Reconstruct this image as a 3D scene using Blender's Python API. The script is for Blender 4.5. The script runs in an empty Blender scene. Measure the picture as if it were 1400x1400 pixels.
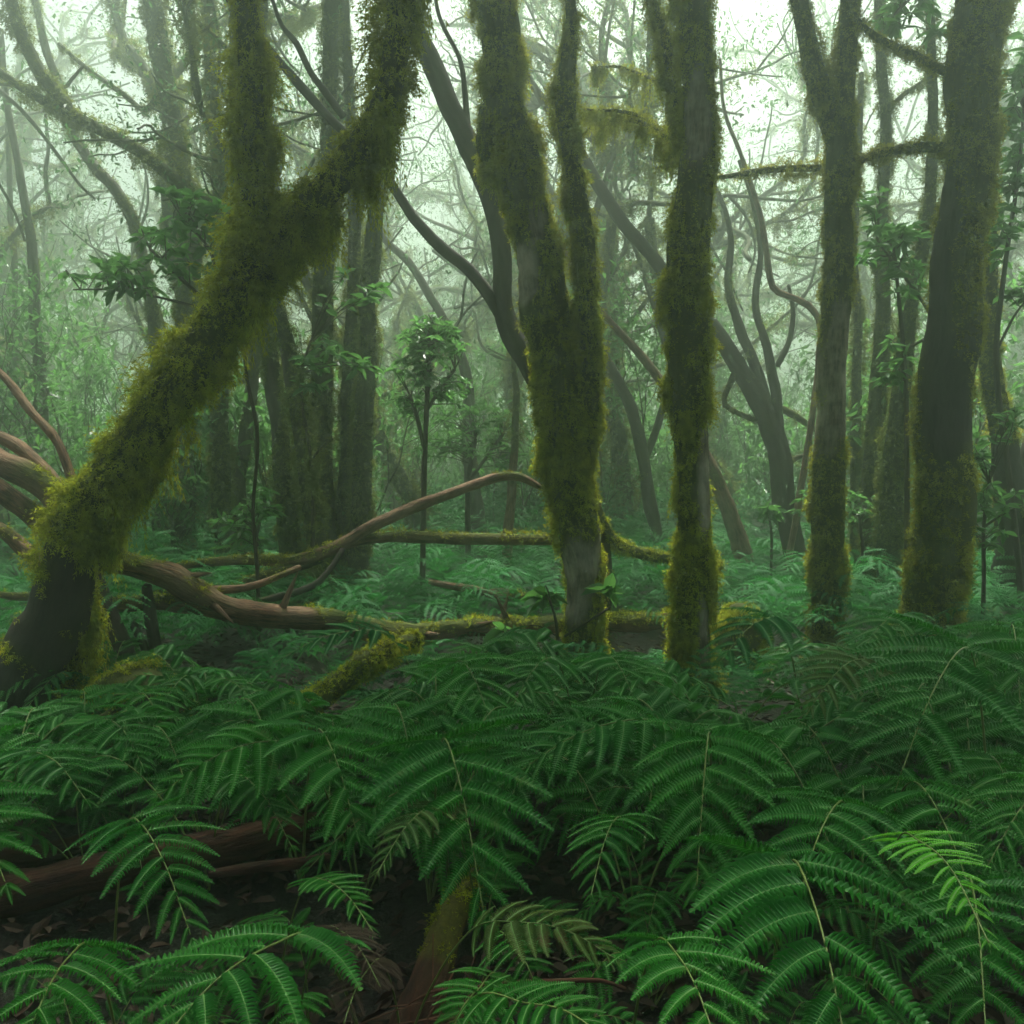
import bpy, math, time
import numpy as np
from mathutils import Vector, Matrix

T0 = time.time()
SC = bpy.context.scene
R = math.radians

# ------------------------------------------------------------------ camera
CAM_Z, PITCH, FPX = 1.5, R(3.78), 1212.0
cam_d = bpy.data.cameras.new('camera')
cam_d.sensor_width = 36.0
cam_d.lens = 36.0 * FPX / 1400.0
cam_d.clip_start, cam_d.clip_end = 0.05, 500.0
cam = bpy.data.objects.new('camera', cam_d)
SC.collection.objects.link(cam)
cam.location = (0, 0, CAM_Z)
cam.rotation_euler = (math.pi / 2 - PITCH, 0, 0)
SC.camera = cam

# ------------------------------------------------------------------ sky, sun, exposure
SUN_EL, SUN_AZ = R(65), R(8)            # azimuth measured from +Y towards +X: it shines towards the viewer
world = bpy.data.worlds.new('World')
SC.world = world
world.use_nodes = True
wn = world.node_tree
sky = wn.nodes.new('ShaderNodeTexSky')
sky.sky_type = 'NISHITA'
sky.sun_disc = False
sky.sun_elevation = SUN_EL
sky.sun_rotation = SUN_AZ
sky.air_density, sky.dust_density, sky.ozone_density = 0.6, 6.0, 0.3
bg = wn.nodes['Background']
wn.links.new(sky.outputs['Color'], bg.inputs['Color'])
bg.inputs['Strength'].default_value = 0.05

sun_d = bpy.data.lights.new('sun', 'SUN')
sun_d.energy = 5.0
sun_d.angle = R(12)
sun_d.color = (1.0, 0.97, 0.90)
sun = bpy.data.objects.new('sun', sun_d)
SC.collection.objects.link(sun)
to_sun = Vector((math.sin(SUN_AZ) * math.cos(SUN_EL), math.cos(SUN_AZ) * math.cos(SUN_EL), math.sin(SUN_EL)))
sun.rotation_euler = (-to_sun).to_track_quat('-Z', 'Y').to_euler()
sun.location = (0, 0, 40)

SC.view_settings.view_transform = 'Standard'
SC.view_settings.look = 'None'
SC.view_settings.exposure = 1.76
SC.view_settings.gamma = 1.0
HAZE_DENSITY, HAZE_ANISO = 0.036, 0.82
HAZE_COLOR = (0.82, 1.0, 0.84, 1)

cy = SC.cycles
cy.use_adaptive_sampling = True
cy.adaptive_threshold = 0.03
cy.use_denoising = True
try:
    cy.denoiser = 'OPENIMAGEDENOISE'
except Exception:
    pass
cy.max_bounces = 5
cy.diffuse_bounces = 2
cy.glossy_bounces = 2
cy.transmission_bounces = 4
cy.transparent_max_bounces = 4
cy.volume_bounces = 1
cy.caustics_reflective = cy.caustics_refractive = False

# ------------------------------------------------------------------ helpers
COL = SC.collection
cp, sp_ = math.cos(PITCH), math.sin(PITCH)


def at(px, py, Y):
    """world point on the ray of a photograph pixel, at depth Y"""
    u, v = (px - 700.0) / FPX, (700.0 - py) / FPX
    dy = cp + v * sp_
    dz = -sp_ + v * cp
    k = Y / dy
    return np.array([u * k, Y, CAM_Z + dz * k])


def project(P):
    P = np.asarray(P, float)
    d = P - np.array([0, 0, CAM_Z])
    f = d[..., 1] * cp - d[..., 2] * sp_
    u = d[..., 1] * sp_ + d[..., 2] * cp
    f = np.maximum(f, 1e-3)
    return 700 + FPX * d[..., 0] / f, 700 - FPX * u / f


def mpp(Y):
    return Y / FPX


def fn(P, seed, freq):
    """smooth pseudo-noise in about 0..1"""
    r = np.random.default_rng(1000 + seed)
    P = np.asarray(P, float) * freq
    out = np.zeros(P.shape[:-1])
    amp = 0
    for o in range(7):
        k = r.normal(size=3) * (0.8 + 0.35 * o)
        a = 1.0 / (1 + 0.25 * o)
        out += a * np.sin(P @ k + r.uniform(0, 6.28) + 1.3 * np.sin(P @ (k[[1, 2, 0]] * 0.7) + o))
        amp += a
    return 0.5 + 0.5 * out / (amp * 0.62)


def ground_z(x, y):
    x, y = np.asarray(x, float), np.asarray(y, float)
    z = 0.05 * np.sin(0.9 * x + 0.6) * np.sin(0.7 * y) + 0.07 * np.sin(0.31 * x - 0.4 * y + 1.1) - 0.02
    z = z + 0.16 * np.exp(-((x + 2.1) ** 2 / 0.5 + (y - 4.9) ** 2 / 0.5))
    z = z - 0.12 * np.exp(-((x + 0.55) ** 2 / 0.35 + (y - 2.7) ** 2 / 0.4))
    z = z + 0.12 * np.exp(-((x - 2.4) ** 2 / 1.2 + (y - 4.2) ** 2 / 1.5))
    far = np.clip((y - 10) / 50, 0, 1)
    return z + far * far * 2.0


def norm(a):
    return a / np.maximum(np.linalg.norm(a, axis=-1, keepdims=True), 1e-9)


class MB:
    """collects vertex and face arrays; build() links them as ONE mesh object"""

    def __init__(s):
        s.v, s.f, s.n = [], [], 0
        s.attr = []
        s.uv = []

    def add(s, V, faces, mat=0, smooth=True, attr=None, uv=None):
        V = np.asarray(V, float).reshape(-1, 3)
        if not isinstance(faces, list):
            faces = [faces]
        for F in faces:
            F = np.asarray(F, int)
            if len(F):
                s.f.append((F + s.n, mat, smooth))
        s.v.append(V)
        s.attr.append(np.zeros(len(V)) if attr is None else np.asarray(attr, float))
        s.uv.append(np.zeros((len(V), 2)) if uv is None else np.asarray(uv, float))
        s.n += len(V)

    def mesh(s, name, mats, origin=(0, 0, 0)):
        V = np.concatenate(s.v) - np.asarray(origin, float)
        me = bpy.data.meshes.new(name)
        me.vertices.add(len(V))
        me.vertices.foreach_set('co', V.astype(np.float32).ravel())
        loops = np.concatenate([F.ravel() for F, _, _ in s.f]).astype(np.int32)
        counts = np.concatenate([np.full(len(F), F.shape[1]) for F, _, _ in s.f])
        starts = np.concatenate([[0], np.cumsum(counts)[:-1]]).astype(np.int32)
        me.loops.add(len(loops))
        me.loops.foreach_set('vertex_index', loops)
        me.polygons.add(len(counts))
        me.polygons.foreach_set('loop_start', starts)
        me.polygons.foreach_set('material_index', np.concatenate([np.full(len(F), m) for F, m, _ in s.f]).astype(np.int32))
        me.polygons.foreach_set('use_smooth', np.concatenate([np.full(len(F), sm) for F, _, sm in s.f]).astype(bool))
        at_ = np.concatenate(s.attr)
        if np.any(at_):
            a = me.attributes.new('cover', 'FLOAT', 'POINT')
            a.data.foreach_set('value', at_.astype(np.float32))
        uv = np.concatenate(s.uv)
        if np.any(uv):
            l = me.uv_layers.new(name='UVMap')
            l.data.foreach_set('uv', uv[loops].astype(np.float32).ravel())
        for m in (mats if isinstance(mats, (list, tuple)) else [mats]):
            me.materials.append(m)
        me.update(calc_edges=True)
        return me

    def build(s, name, mats, parent=None, origin=(0, 0, 0)):
        o = bpy.data.objects.new(name, s.mesh(name, mats, origin))
        COL.objects.link(o)
        if parent is not None:
            o.parent = parent
        return o


def tag(o, label=None, cat=None, group=None, kind=None):
    if label:
        o['label'] = label
    if cat:
        o['category'] = cat
    if group:
        o['group'] = group
    if kind:
        o['kind'] = kind
    return o


def thing(name, loc, label, cat, group=None, rz=0.0, scale=1.0):
    o = bpy.data.objects.new(name, None)
    o.empty_display_size = 0.1
    COL.objects.link(o)
    o.location = tuple(float(q) for q in loc)
    o.rotation_euler = (0, 0, rz)
    o.scale = (scale,) * 3
    return tag(o, label, cat, group)


def put(name, me, parent=None, loc=(0, 0, 0), rot=(0, 0, 0), sc=1.0):
    o = bpy.data.objects.new(name, me)
    COL.objects.link(o)
    o.location = tuple(float(q) for q in loc)
    o.rotation_euler = rot
    o.scale = (sc,) * 3
    if parent is not None:
        o.parent = parent
    return o


# ------------------------------------------------------------------ materials
def new_mat(name):
    m = bpy.data.materials.new(name)
    m.use_nodes = True
    nt = m.node_tree
    nt.nodes.clear()
    out = nt.nodes.new('ShaderNodeOutputMaterial')
    return m, nt, out


def mixc(nt, fac, a, b):
    n = nt.nodes.new('ShaderNodeMix')
    n.data_type = 'RGBA'
    for sock, val in ((n.inputs[0], fac), (n.inputs[6], a), (n.inputs[7], b)):
        if hasattr(val, 'links') or hasattr(val, 'is_output'):
            nt.links.new(val, sock)
        else:
            sock.default_value = val if not isinstance(val, tuple) else (*val, 1)
    return n.outputs[2]


def ramp(nt, src, lo, hi):
    n = nt.nodes.new('ShaderNodeMapRange')
    n.inputs[1].default_value = lo
    n.inputs[2].default_value = hi
    nt.links.new(src, n.inputs[0])
    return n.outputs[0]


def noise(nt, vec, scale, detail=3, rough=0.55):
    n = nt.nodes.new('ShaderNodeTexNoise')
    n.inputs['Scale'].default_value = scale
    n.inputs['Detail'].default_value = detail
    n.inputs['Roughness'].default_value = rough
    if vec is not None:
        nt.links.new(vec, n.inputs['Vector'])
    return n.outputs['Fac']


def coords(nt, which='Object'):
    return nt.nodes.new('ShaderNodeTexCoord').outputs[which]


def leaf_mat(name, dark, light, trans, fac=0.35, rough=0.42, scale=6.0, spec=0.5, objvar=0.5, band=(0.3, 0.7), spots=None):
    m, nt, out = new_mat(name)
    c = coords(nt)
    nz = ramp(nt, noise(nt, c, scale, 3), *band)
    oi = nt.nodes.new('ShaderNodeObjectInfo')
    mx = nt.nodes.new('ShaderNodeMath')
    mx.operation = 'MULTIPLY_ADD'
    nt.links.new(oi.outputs['Random'], mx.inputs[0])
    mx.inputs[1].default_value = objvar
    sub = nt.nodes.new('ShaderNodeMath')
    sub.operation = 'MULTIPLY'
    nt.links.new(nz, sub.inputs[0])
    sub.inputs[1].default_value = 1 - objvar
    nt.links.new(sub.outputs[0], mx.inputs[2])
    colr = mixc(nt, mx.outputs[0], dark, light)
    if spots:
        sf = nt.nodes.new('ShaderNodeMath')
        sf.operation = 'MULTIPLY'
        nt.links.new(ramp(nt, noise(nt, c, 11.0, 4, 0.7), 0.60, 0.70), sf.inputs[0])
        sf.inputs[1].default_value = 0.75
        colr = mixc(nt, sf.outputs[0], colr, spots)
    p = nt.nodes.new('ShaderNodeBsdfPrincipled')
    nt.links.new(colr, p.inputs['Base Color'])
    p.inputs['Roughness'].default_value = rough
    p.inputs['Specular IOR Level'].default_value = spec
    t = nt.nodes.new('ShaderNodeBsdfTranslucent')
    tc = mixc(nt, mx.outputs[0], tuple(q * 0.7 for q in trans), trans)
    nt.links.new(tc, t.inputs['Color'])
    mixs = nt.nodes.new('ShaderNodeMixShader')
    mixs.inputs[0].default_value = fac
    nt.links.new(p.outputs[0], mixs.inputs[1])
    nt.links.new(t.outputs[0], mixs.inputs[2])
    nt.links.new(mixs.outputs[0], out.inputs['Surface'])
    return m


def bark_mat(name, dark, mid, light, moss=(0.075, 0.09, 0.010), stretch=(9, 1.6, 1), bump=0.5, rough=0.85, patch=0.5):
    """bark laid along the limb (UV in metres); 'cover' blends in the moss felt"""
    m, nt, out = new_mat(name)
    uv = nt.nodes.new('ShaderNodeUVMap')
    mp = nt.nodes.new('ShaderNodeMapping')
    mp.inputs['Scale'].default_value = stretch
    nt.links.new(uv.outputs[0], mp.inputs[0])
    n1 = noise(nt, mp.outputs[0], 4.0, 6, 0.65)
    c = coords(nt)
    n2 = ramp(nt, noise(nt, c, 4.0, 4, 0.6), 0.42, 0.62)
    base = mixc(nt, ramp(nt, n1, 0.38, 0.62), dark, mid)
    fac2 = nt.nodes.new('ShaderNodeMath')
    fac2.operation = 'MULTIPLY'
    nt.links.new(n2, fac2.inputs[0])
    fac2.inputs[1].default_value = patch
    base = mixc(nt, fac2.outputs[0], base, light)
    at_ = nt.nodes.new('ShaderNodeAttribute')
    at_.attribute_name = 'cover'
    n3 = noise(nt, c, 38.0, 4, 0.7)
    mossc = mixc(nt, ramp(nt, n3, 0.3, 0.7), tuple(q * 0.35 for q in moss), tuple(q * 1.1 for q in moss))
    base = mixc(nt, at_.outputs['Fac'], base, mossc)
    p = nt.nodes.new('ShaderNodeBsdfPrincipled')
    nt.links.new(base, p.inputs['Base Color'])
    p.inputs['Roughness'].default_value = rough
    p.inputs['Specular IOR Level'].default_value = 0.3
    b = nt.nodes.new('ShaderNodeBump')
    b.inputs['Strength'].default_value = bump
    b.inputs['Distance'].default_value = 0.02
    nt.links.new(n1, b.inputs['Height'])
    nt.links.new(b.outputs[0], p.inputs['Normal'])
    nt.links.new(p.outputs[0], out.inputs['Surface'])
    return m


M = {}
M['fern'] = leaf_mat('fern green', (0.009, 0.115, 0.012), (0.042, 0.240, 0.018), (0.06, 0.40, 0.025), 0.28, 0.36, 5.0, 0.26, spots=(0.10, 0.14, 0.025))
M['fern_far'] = leaf_mat('fern mid green', (0.016, 0.120, 0.030), (0.034, 0.190, 0.042), (0.05, 0.32, 0.05), 0.3, 0.6, 2.0, 0.15)
M['fern_young'] = leaf_mat('fern young yellow green', (0.13, 0.48, 0.02), (0.17, 0.58, 0.03), (0.28, 0.80, 0.05), 0.4, 0.5)
M['fern_old'] = leaf_mat('fern old olive', (0.030, 0.100, 0.016), (0.130, 0.170, 0.030), (0.16, 0.28, 0.03), 0.25, 0.5, 7.0, 0.3, spots=(0.13, 0.07, 0.03))
M['fern_dead'] = leaf_mat('fern dead brown', (0.035, 0.020, 0.010), (0.075, 0.045, 0.02), (0.08, 0.05, 0.02), 0.15, 0.8)
M['vein'] = leaf_mat('fern vein', (0.06, 0.20, 0.025), (0.11, 0.27, 0.04), (0.2, 0.3, 0.05), 0.1, 0.5)
M['stalk'] = leaf_mat('fern stalk', (0.07, 0.13, 0.02), (0.19, 0.24, 0.045), (0.2, 0.2, 0.05), 0.05, 0.5)
M['moss'] = leaf_mat('moss yellow green', (0.070, 0.100, 0.006), (0.320, 0.380, 0.020), (0.60, 0.62, 0.04), 0.45, 0.8, 14.0, 0.2, 0.1, band=(0.40, 0.60))
M['moss_dark'] = leaf_mat('moss olive', (0.066, 0.086, 0.007), (0.300, 0.330, 0.018), (0.50, 0.50, 0.035), 0.42, 0.8, 14.0, 0.2, 0.1, band=(0.40, 0.60))
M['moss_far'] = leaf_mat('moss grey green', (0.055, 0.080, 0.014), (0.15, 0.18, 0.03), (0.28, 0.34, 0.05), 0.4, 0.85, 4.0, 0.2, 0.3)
M['leaf'] = leaf_mat('broad leaf', (0.030, 0.110, 0.028), (0.065, 0.190, 0.045), (0.16, 0.42, 0.08), 0.45, 0.4, 5.0)
M['leaf_far'] = leaf_mat('canopy leaf', (0.030, 0.090, 0.032), (0.060, 0.150, 0.050), (0.12, 0.30, 0.08), 0.4, 0.5, 2.0)
M['litter'] = leaf_mat('leaf litter brown', (0.022, 0.010, 0.005), (0.085, 0.038, 0.015), (0.05, 0.02, 0.01), 0.05, 0.7, 20.0)
M['bark_grey'] = bark_mat('bark grey beige', (0.045, 0.034, 0.020), (0.25, 0.205, 0.125), (0.46, 0.41, 0.30), patch=0.7, bump=0.9)
M['bark_dark'] = bark_mat('bark dark brown', (0.012, 0.009, 0.006), (0.040, 0.030, 0.020), (0.06, 0.05, 0.035))
M['bark_black'] = bark_mat('bark blackish', (0.008, 0.007, 0.005), (0.026, 0.022, 0.016), (0.05, 0.042, 0.03), patch=0.3)
M['bark_red'] = bark_mat('bark red brown', (0.028, 0.013, 0.007), (0.25, 0.130, 0.068), (0.40, 0.26, 0.16), moss=(0.10, 0.125, 0.015), bump=1.0, stretch=(16, 2.2, 1))
M['bark_rot'] = bark_mat('rotten wood', (0.020, 0.007, 0.004), (0.085, 0.030, 0.015), (0.14, 0.06, 0.03), moss=(0.12, 0.115, 0.012), bump=1.0)
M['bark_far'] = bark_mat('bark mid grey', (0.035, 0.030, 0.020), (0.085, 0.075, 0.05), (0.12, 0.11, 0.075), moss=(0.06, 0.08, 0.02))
M['twig'] = bark_mat('twig bark', (0.02, 0.014, 0.008), (0.06, 0.045, 0.025), (0.08, 0.06, 0.04))
M['twig_red'] = bark_mat('red twig', (0.05, 0.018, 0.010), (0.14, 0.055, 0.03), (0.18, 0.08, 0.045))


def ground_mat():
    m, nt, out = new_mat('forest soil')
    c = coords(nt)
    n1 = ramp(nt, noise(nt, c, 3.0, 6, 0.65), 0.35, 0.7)
    n2 = ramp(nt, noise(nt, c, 28.0, 5, 0.7), 0.3, 0.7)
    a = mixc(nt, n2, (0.010, 0.007, 0.004), (0.035, 0.020, 0.010))
    b = mixc(nt, n1, a, (0.016, 0.028, 0.010))
    p = nt.nodes.new('ShaderNodeBsdfPrincipled')
    nt.links.new(b, p.inputs['Base Color'])
    p.inputs['Roughness'].default_value = 0.9
    bp = nt.nodes.new('ShaderNodeBump')
    bp.inputs['Distance'].default_value = 0.04
    nt.links.new(n2, bp.inputs['Height'])
    nt.links.new(bp.outputs[0], p.inputs['Normal'])
    nt.links.new(p.outputs[0], out.inputs['Surface'])
    return m


# ------------------------------------------------------------------ geometry generators
def catmull(P, step):
    """resample control rows (any width; the first three columns are the position)"""
    P = np.asarray(P, float)
    if len(P) == 2:
        P = np.vstack([P[0], 0.5 * (P[0] + P[1]), P[1]])
    E = np.vstack([2 * P[0] - P[1], P, 2 * P[-1] - P[-2]])
    out = []
    for i in range(len(P) - 1):
        a, b, c, d = E[i], E[i + 1], E[i + 2], E[i + 3]
        n = max(2, int(np.linalg.norm(c[:3] - b[:3]) / step))
        t = np.linspace(0, 1, n, endpoint=False)[:, None]
        out.append(0.5 * (2 * b + (c - a) * t + (2 * a - 5 * b + 4 * c - d) * t ** 2 + (3 * b - a - 3 * c + d) * t ** 3))
    out.append(P[-1:])
    return np.vstack(out)


def frames(C):
    T = norm(np.gradient(C, axis=0))
    N = np.zeros_like(T)
    ref = np.array([0, -1.0, 0]) if abs(T[0, 1]) < 0.9 else np.array([1.0, 0, 0])
    n = ref - T[0] * (ref @ T[0])
    N[0] = n / np.linalg.norm(n)
    for i in range(1, len(T)):
        n = N[i - 1] - T[i] * (N[i - 1] @ T[i])
        N[i] = n / max(np.linalg.norm(n), 1e-9)
    return T, N, np.cross(T, N)


def tube(mb, ctrl, nseg=14, step=0.06, lump=0.12, seed=0, mat=0, cover=None, wander=0.0, freq=5.0, flute=0.0):
    """ctrl rows: x, y, z, radius[, moss]; returns the sampled limb for moss and twigs"""
    S = catmull(ctrl, step)
    C, Rr = S[:, :3].copy(), np.maximum(S[:, 3], 0.0015)
    m = np.clip(S[:, 4], 0, 1) if S.shape[1] > 4 else np.zeros(len(S))
    if wander:
        for k in range(3):
            C[:, k] += wander * (fn(S[:, :3], seed * 7 + k, 2.2) - 0.5) * Rr
    T, N, B = frames(C)
    th = np.linspace(0, 2 * np.pi, nseg, endpoint=False)
    D = N[:, None] * np.cos(th)[None, :, None] + B[:, None] * np.sin(th)[None, :, None]
    P0 = C[:, None] + D * Rr[:, None, None]
    rr = Rr[:, None] * (1 + lump * 2 * (fn(P0, seed, freq) - 0.5) + 0.5 * lump * 2 * (fn(P0, seed + 50, freq * 3) - 0.5))
    if flute:
        rr = rr * (1 + flute * np.sin(th[None] * 3 + 1.5 * fn(C, seed + 3, 0.8)[:, None] * 4))
    V = C[:, None] + D * rr[..., None]
    n = len(C)
    ln = np.concatenate([[0], np.cumsum(np.linalg.norm(np.diff(C, axis=0), axis=1))])
    i, j = np.meshgrid(np.arange(n - 1), np.arange(nseg), indexing='ij')
    j2 = (j + 1) % nseg
    F = np.stack([i * nseg + j, i * nseg + j2, (i + 1) * nseg + j2, (i + 1) * nseg + j], -1).reshape(-1, 4)
    uu = np.abs(th / np.pi - 1)[None] * np.pi * max(Rr.mean(), 0.01)
    uv = np.stack([np.broadcast_to(uu, (n, nseg)), np.broadcast_to(ln[:, None], (n, nseg))], -1).reshape(-1, 2) + seed * 0.37
    cv = np.zeros((n, nseg))
    if cover is not None:
        cv = cover(V.reshape(-1, 3), np.repeat(m, nseg), D.reshape(-1, 3)).reshape(n, nseg)
    V = V.reshape(-1, 3)
    caps = np.vstack([C[0] - T[0] * Rr[0] * 0.3, C[-1] + T[-1] * Rr[-1] * 0.6])
    c0, c1 = len(V), len(V) + 1
    jj = np.arange(nseg)
    k = (jj + 1) % nseg
    F3 = np.vstack([np.stack([np.full(nseg, c0), k, jj], -1), np.stack([np.full(nseg, c1), (n - 1) * nseg + jj, (n - 1) * nseg + k], -1)])
    mb.add(np.vstack([V, caps]), [F, F3], mat, True, np.concatenate([cv.ravel(), cv[0, :1], cv[-1, :1]]), np.vstack([uv, uv[:1], uv[-1:]]))
    return dict(C=C, T=T, N=N, B=B, R=Rr, m=m, ln=ln, seed=seed)


def strands(mb, rg, P, D, L, nseg, leaf, droop, mat=0, side=2):
    """little feathery shoots: a chain of leaflets starting at P, going D, bending down"""
    n = len(P)
    if n == 0:
        return
    p = P.copy()
    d = norm(D)
    seg = (L / nseg)[:, None]
    Vs = []
    for s in range(nseg):
        d = norm(d + np.array([0, 0, -1.0]) * droop + rg.normal(0, 0.22, (n, 3)))
        q = p + d * seg
        r = norm(rg.normal(size=(n, 3)))
        sdir = norm(np.cross(d, r))
        w = leaf * (1 - 0.5 * s / nseg) * rg.uniform(0.7, 1.3, n)
        w = w[:, None]
        # the leaflet pair: two long thin triangles off the shoot
        for sg in ((1, -1) if side == 2 else (1,)):
            tip = p + d * seg * rg.uniform(0.7, 1.2, (n, 1)) + sdir * w * sg
            Vs.append(np.stack([p - d * seg * 0.12, p + d * seg * 0.48, tip], 1))
        p = q
    V = np.concatenate(Vs, 0).reshape(-1, 3)
    F = np.arange(len(V)).reshape(-1, 3)
    mb.add(V, F, mat, False)


def cover_fn(seed, bare=(), freq=6.0):
    def f(P, m, D):
        nz = fn(P, seed + 11, freq) * 0.6 + fn(P, seed + 12, freq * 0.35) * 0.4
        c = np.clip((m * 1.35 - nz) * 4 + 0.2, 0, 1)
        if len(bare):
            px, py = project(P)
            facing = (D[:, 1] < 0.35)
            for (bx, by, rx, ry) in bare:
                k = ((px - bx) / rx) ** 2 + ((py - by) / ry) ** 2
                k = k + 0.5 * (fn(P, seed + 13, 14.0) - 0.5)
                c = np.where(facing, c * np.clip((k - 0.7) / 0.6, 0, 1), c)
        return c
    return f


def moss_limb(mb, rg, tb, dens, length, leaf, cover, droop=0.25, hang=0.0, nseg=3, mat=0, side=2):
    """shoots all over a limb, denser where 'cover' says so; hang adds beards on the underside"""
    C, Rr, ln = tb['C'], tb['R'], tb['ln']
    area = np.trapezoid(2 * np.pi * Rr, ln) if hasattr(np, 'trapezoid') else np.trapz(2 * np.pi * Rr, ln)
    n = int(area * dens)
    if n < 1:
        return
    w = np.cumsum(Rr)
    i = np.clip(np.searchsorted(w / w[-1], rg.uniform(size=n)), 0, len(C) - 2)
    f = rg.uniform(size=n)[:, None]
    c = C[i] * (1 - f) + C[i + 1] * f
    th = rg.uniform(0, 2 * np.pi, n)[:, None]
    D = tb['N'][i] * np.cos(th) + tb['B'][i] * np.sin(th)
    P = c + D * (Rr[i][:, None] * 0.93)
    cv = cover(P, tb['m'][i], D)
    cush = np.clip(0.5 + 1.7 * (fn(P, tb['seed'] + 21, 8.0) * 0.55 + fn(P, tb['seed'] + 22, 19.0) * 0.45 - 0.5), 0, 1)
    keep = rg.uniform(size=n) < cv * np.clip((cush - 0.16) / 0.30, 0.30, 1)
    P, D, cv, m = P[keep], D[keep], cv[keep], tb['m'][i][keep]
    n = len(P)
    if n == 0:
        return
    clump = cush[keep]
    L = length * (0.30 + 1.2 * clump) * rg.uniform(0.6, 1.4, n) * (0.55 + 0.45 * m)
    P = P + D * (np.maximum(clump - 0.35, 0) * length * 0.9 * m)[:, None]
    d0 = D + rg.normal(0, 0.45, (n, 3)) + np.array([0, 0, -0.25])
    strands(mb, rg, P, d0, L, nseg, leaf, droop, mat, side)
    if hang > 0:
        under = np.where((D[:, 2] < 0.15) | (rg.uniform(size=n) < 0.1))[0]
        if len(under):
            nc = max(1, int(hang * ln[-1] * 5))
            for c_ in P[rg.choice(under, nc)]:
                near_ = under[np.linalg.norm(P[under] - c_, axis=1) < rg.uniform(0.035, 0.10)][:70]
                if len(near_) < 4:
                    continue
                dist = np.linalg.norm(P[near_] - c_, axis=1) / 0.1
                Lh = length * hang * rg.uniform(0.7, 2.4) * rg.uniform(0.5, 1.2, len(near_)) * (1.1 - 0.7 * dist)
                strands(mb, rg, P[near_], D[near_] * 0.4 + np.array([0, 0, -0.9]), Lh, 8, leaf * 1.0, 0.5, mat, side)


def leaves(mb, rg, P, D, size, width=0.36, droop=0.25, mat=0, up=None):
    """lanceolate leaves, two folded halves each"""
    n = len(P)
    if n == 0:
        return
    D = norm(D)
    upv = norm(np.array([0, 0, 1.0]) + rg.normal(0, 0.45, (n, 3))) if up is None else up
    S = norm(np.cross(D, upv))
    N = np.cross(S, D)
    L = (size * rg.uniform(0.65, 1.25, n))[:, None]
    W = L * width * 0.5
    dr = -N * L * droop * rg.uniform(0.3, 1.2, (n, 1))
    f = 0.35
    b = P
    l1 = P + D * L * 0.3 + S * W * 0.9 + N * W * f
    l2 = P + D * L * 0.65 + S * W * 0.85 + N * W * f + dr * 0.4
    t = P + D * L + dr
    r2 = P + D * L * 0.65 - S * W * 0.85 + N * W * f + dr * 0.4
    r1 = P + D * L * 0.3 - S * W * 0.9 + N * W * f
    V = np.stack([b, l1, l2, t, r2, r1], 1).reshape(-1, 3)
    k = np.arange(n)[:, None] * 6
    F = np.vstack([k + np.array([0, 3, 2, 1]), k + np.array([0, 5, 4, 3])])
    mb.add(V, F, mat, False)


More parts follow.
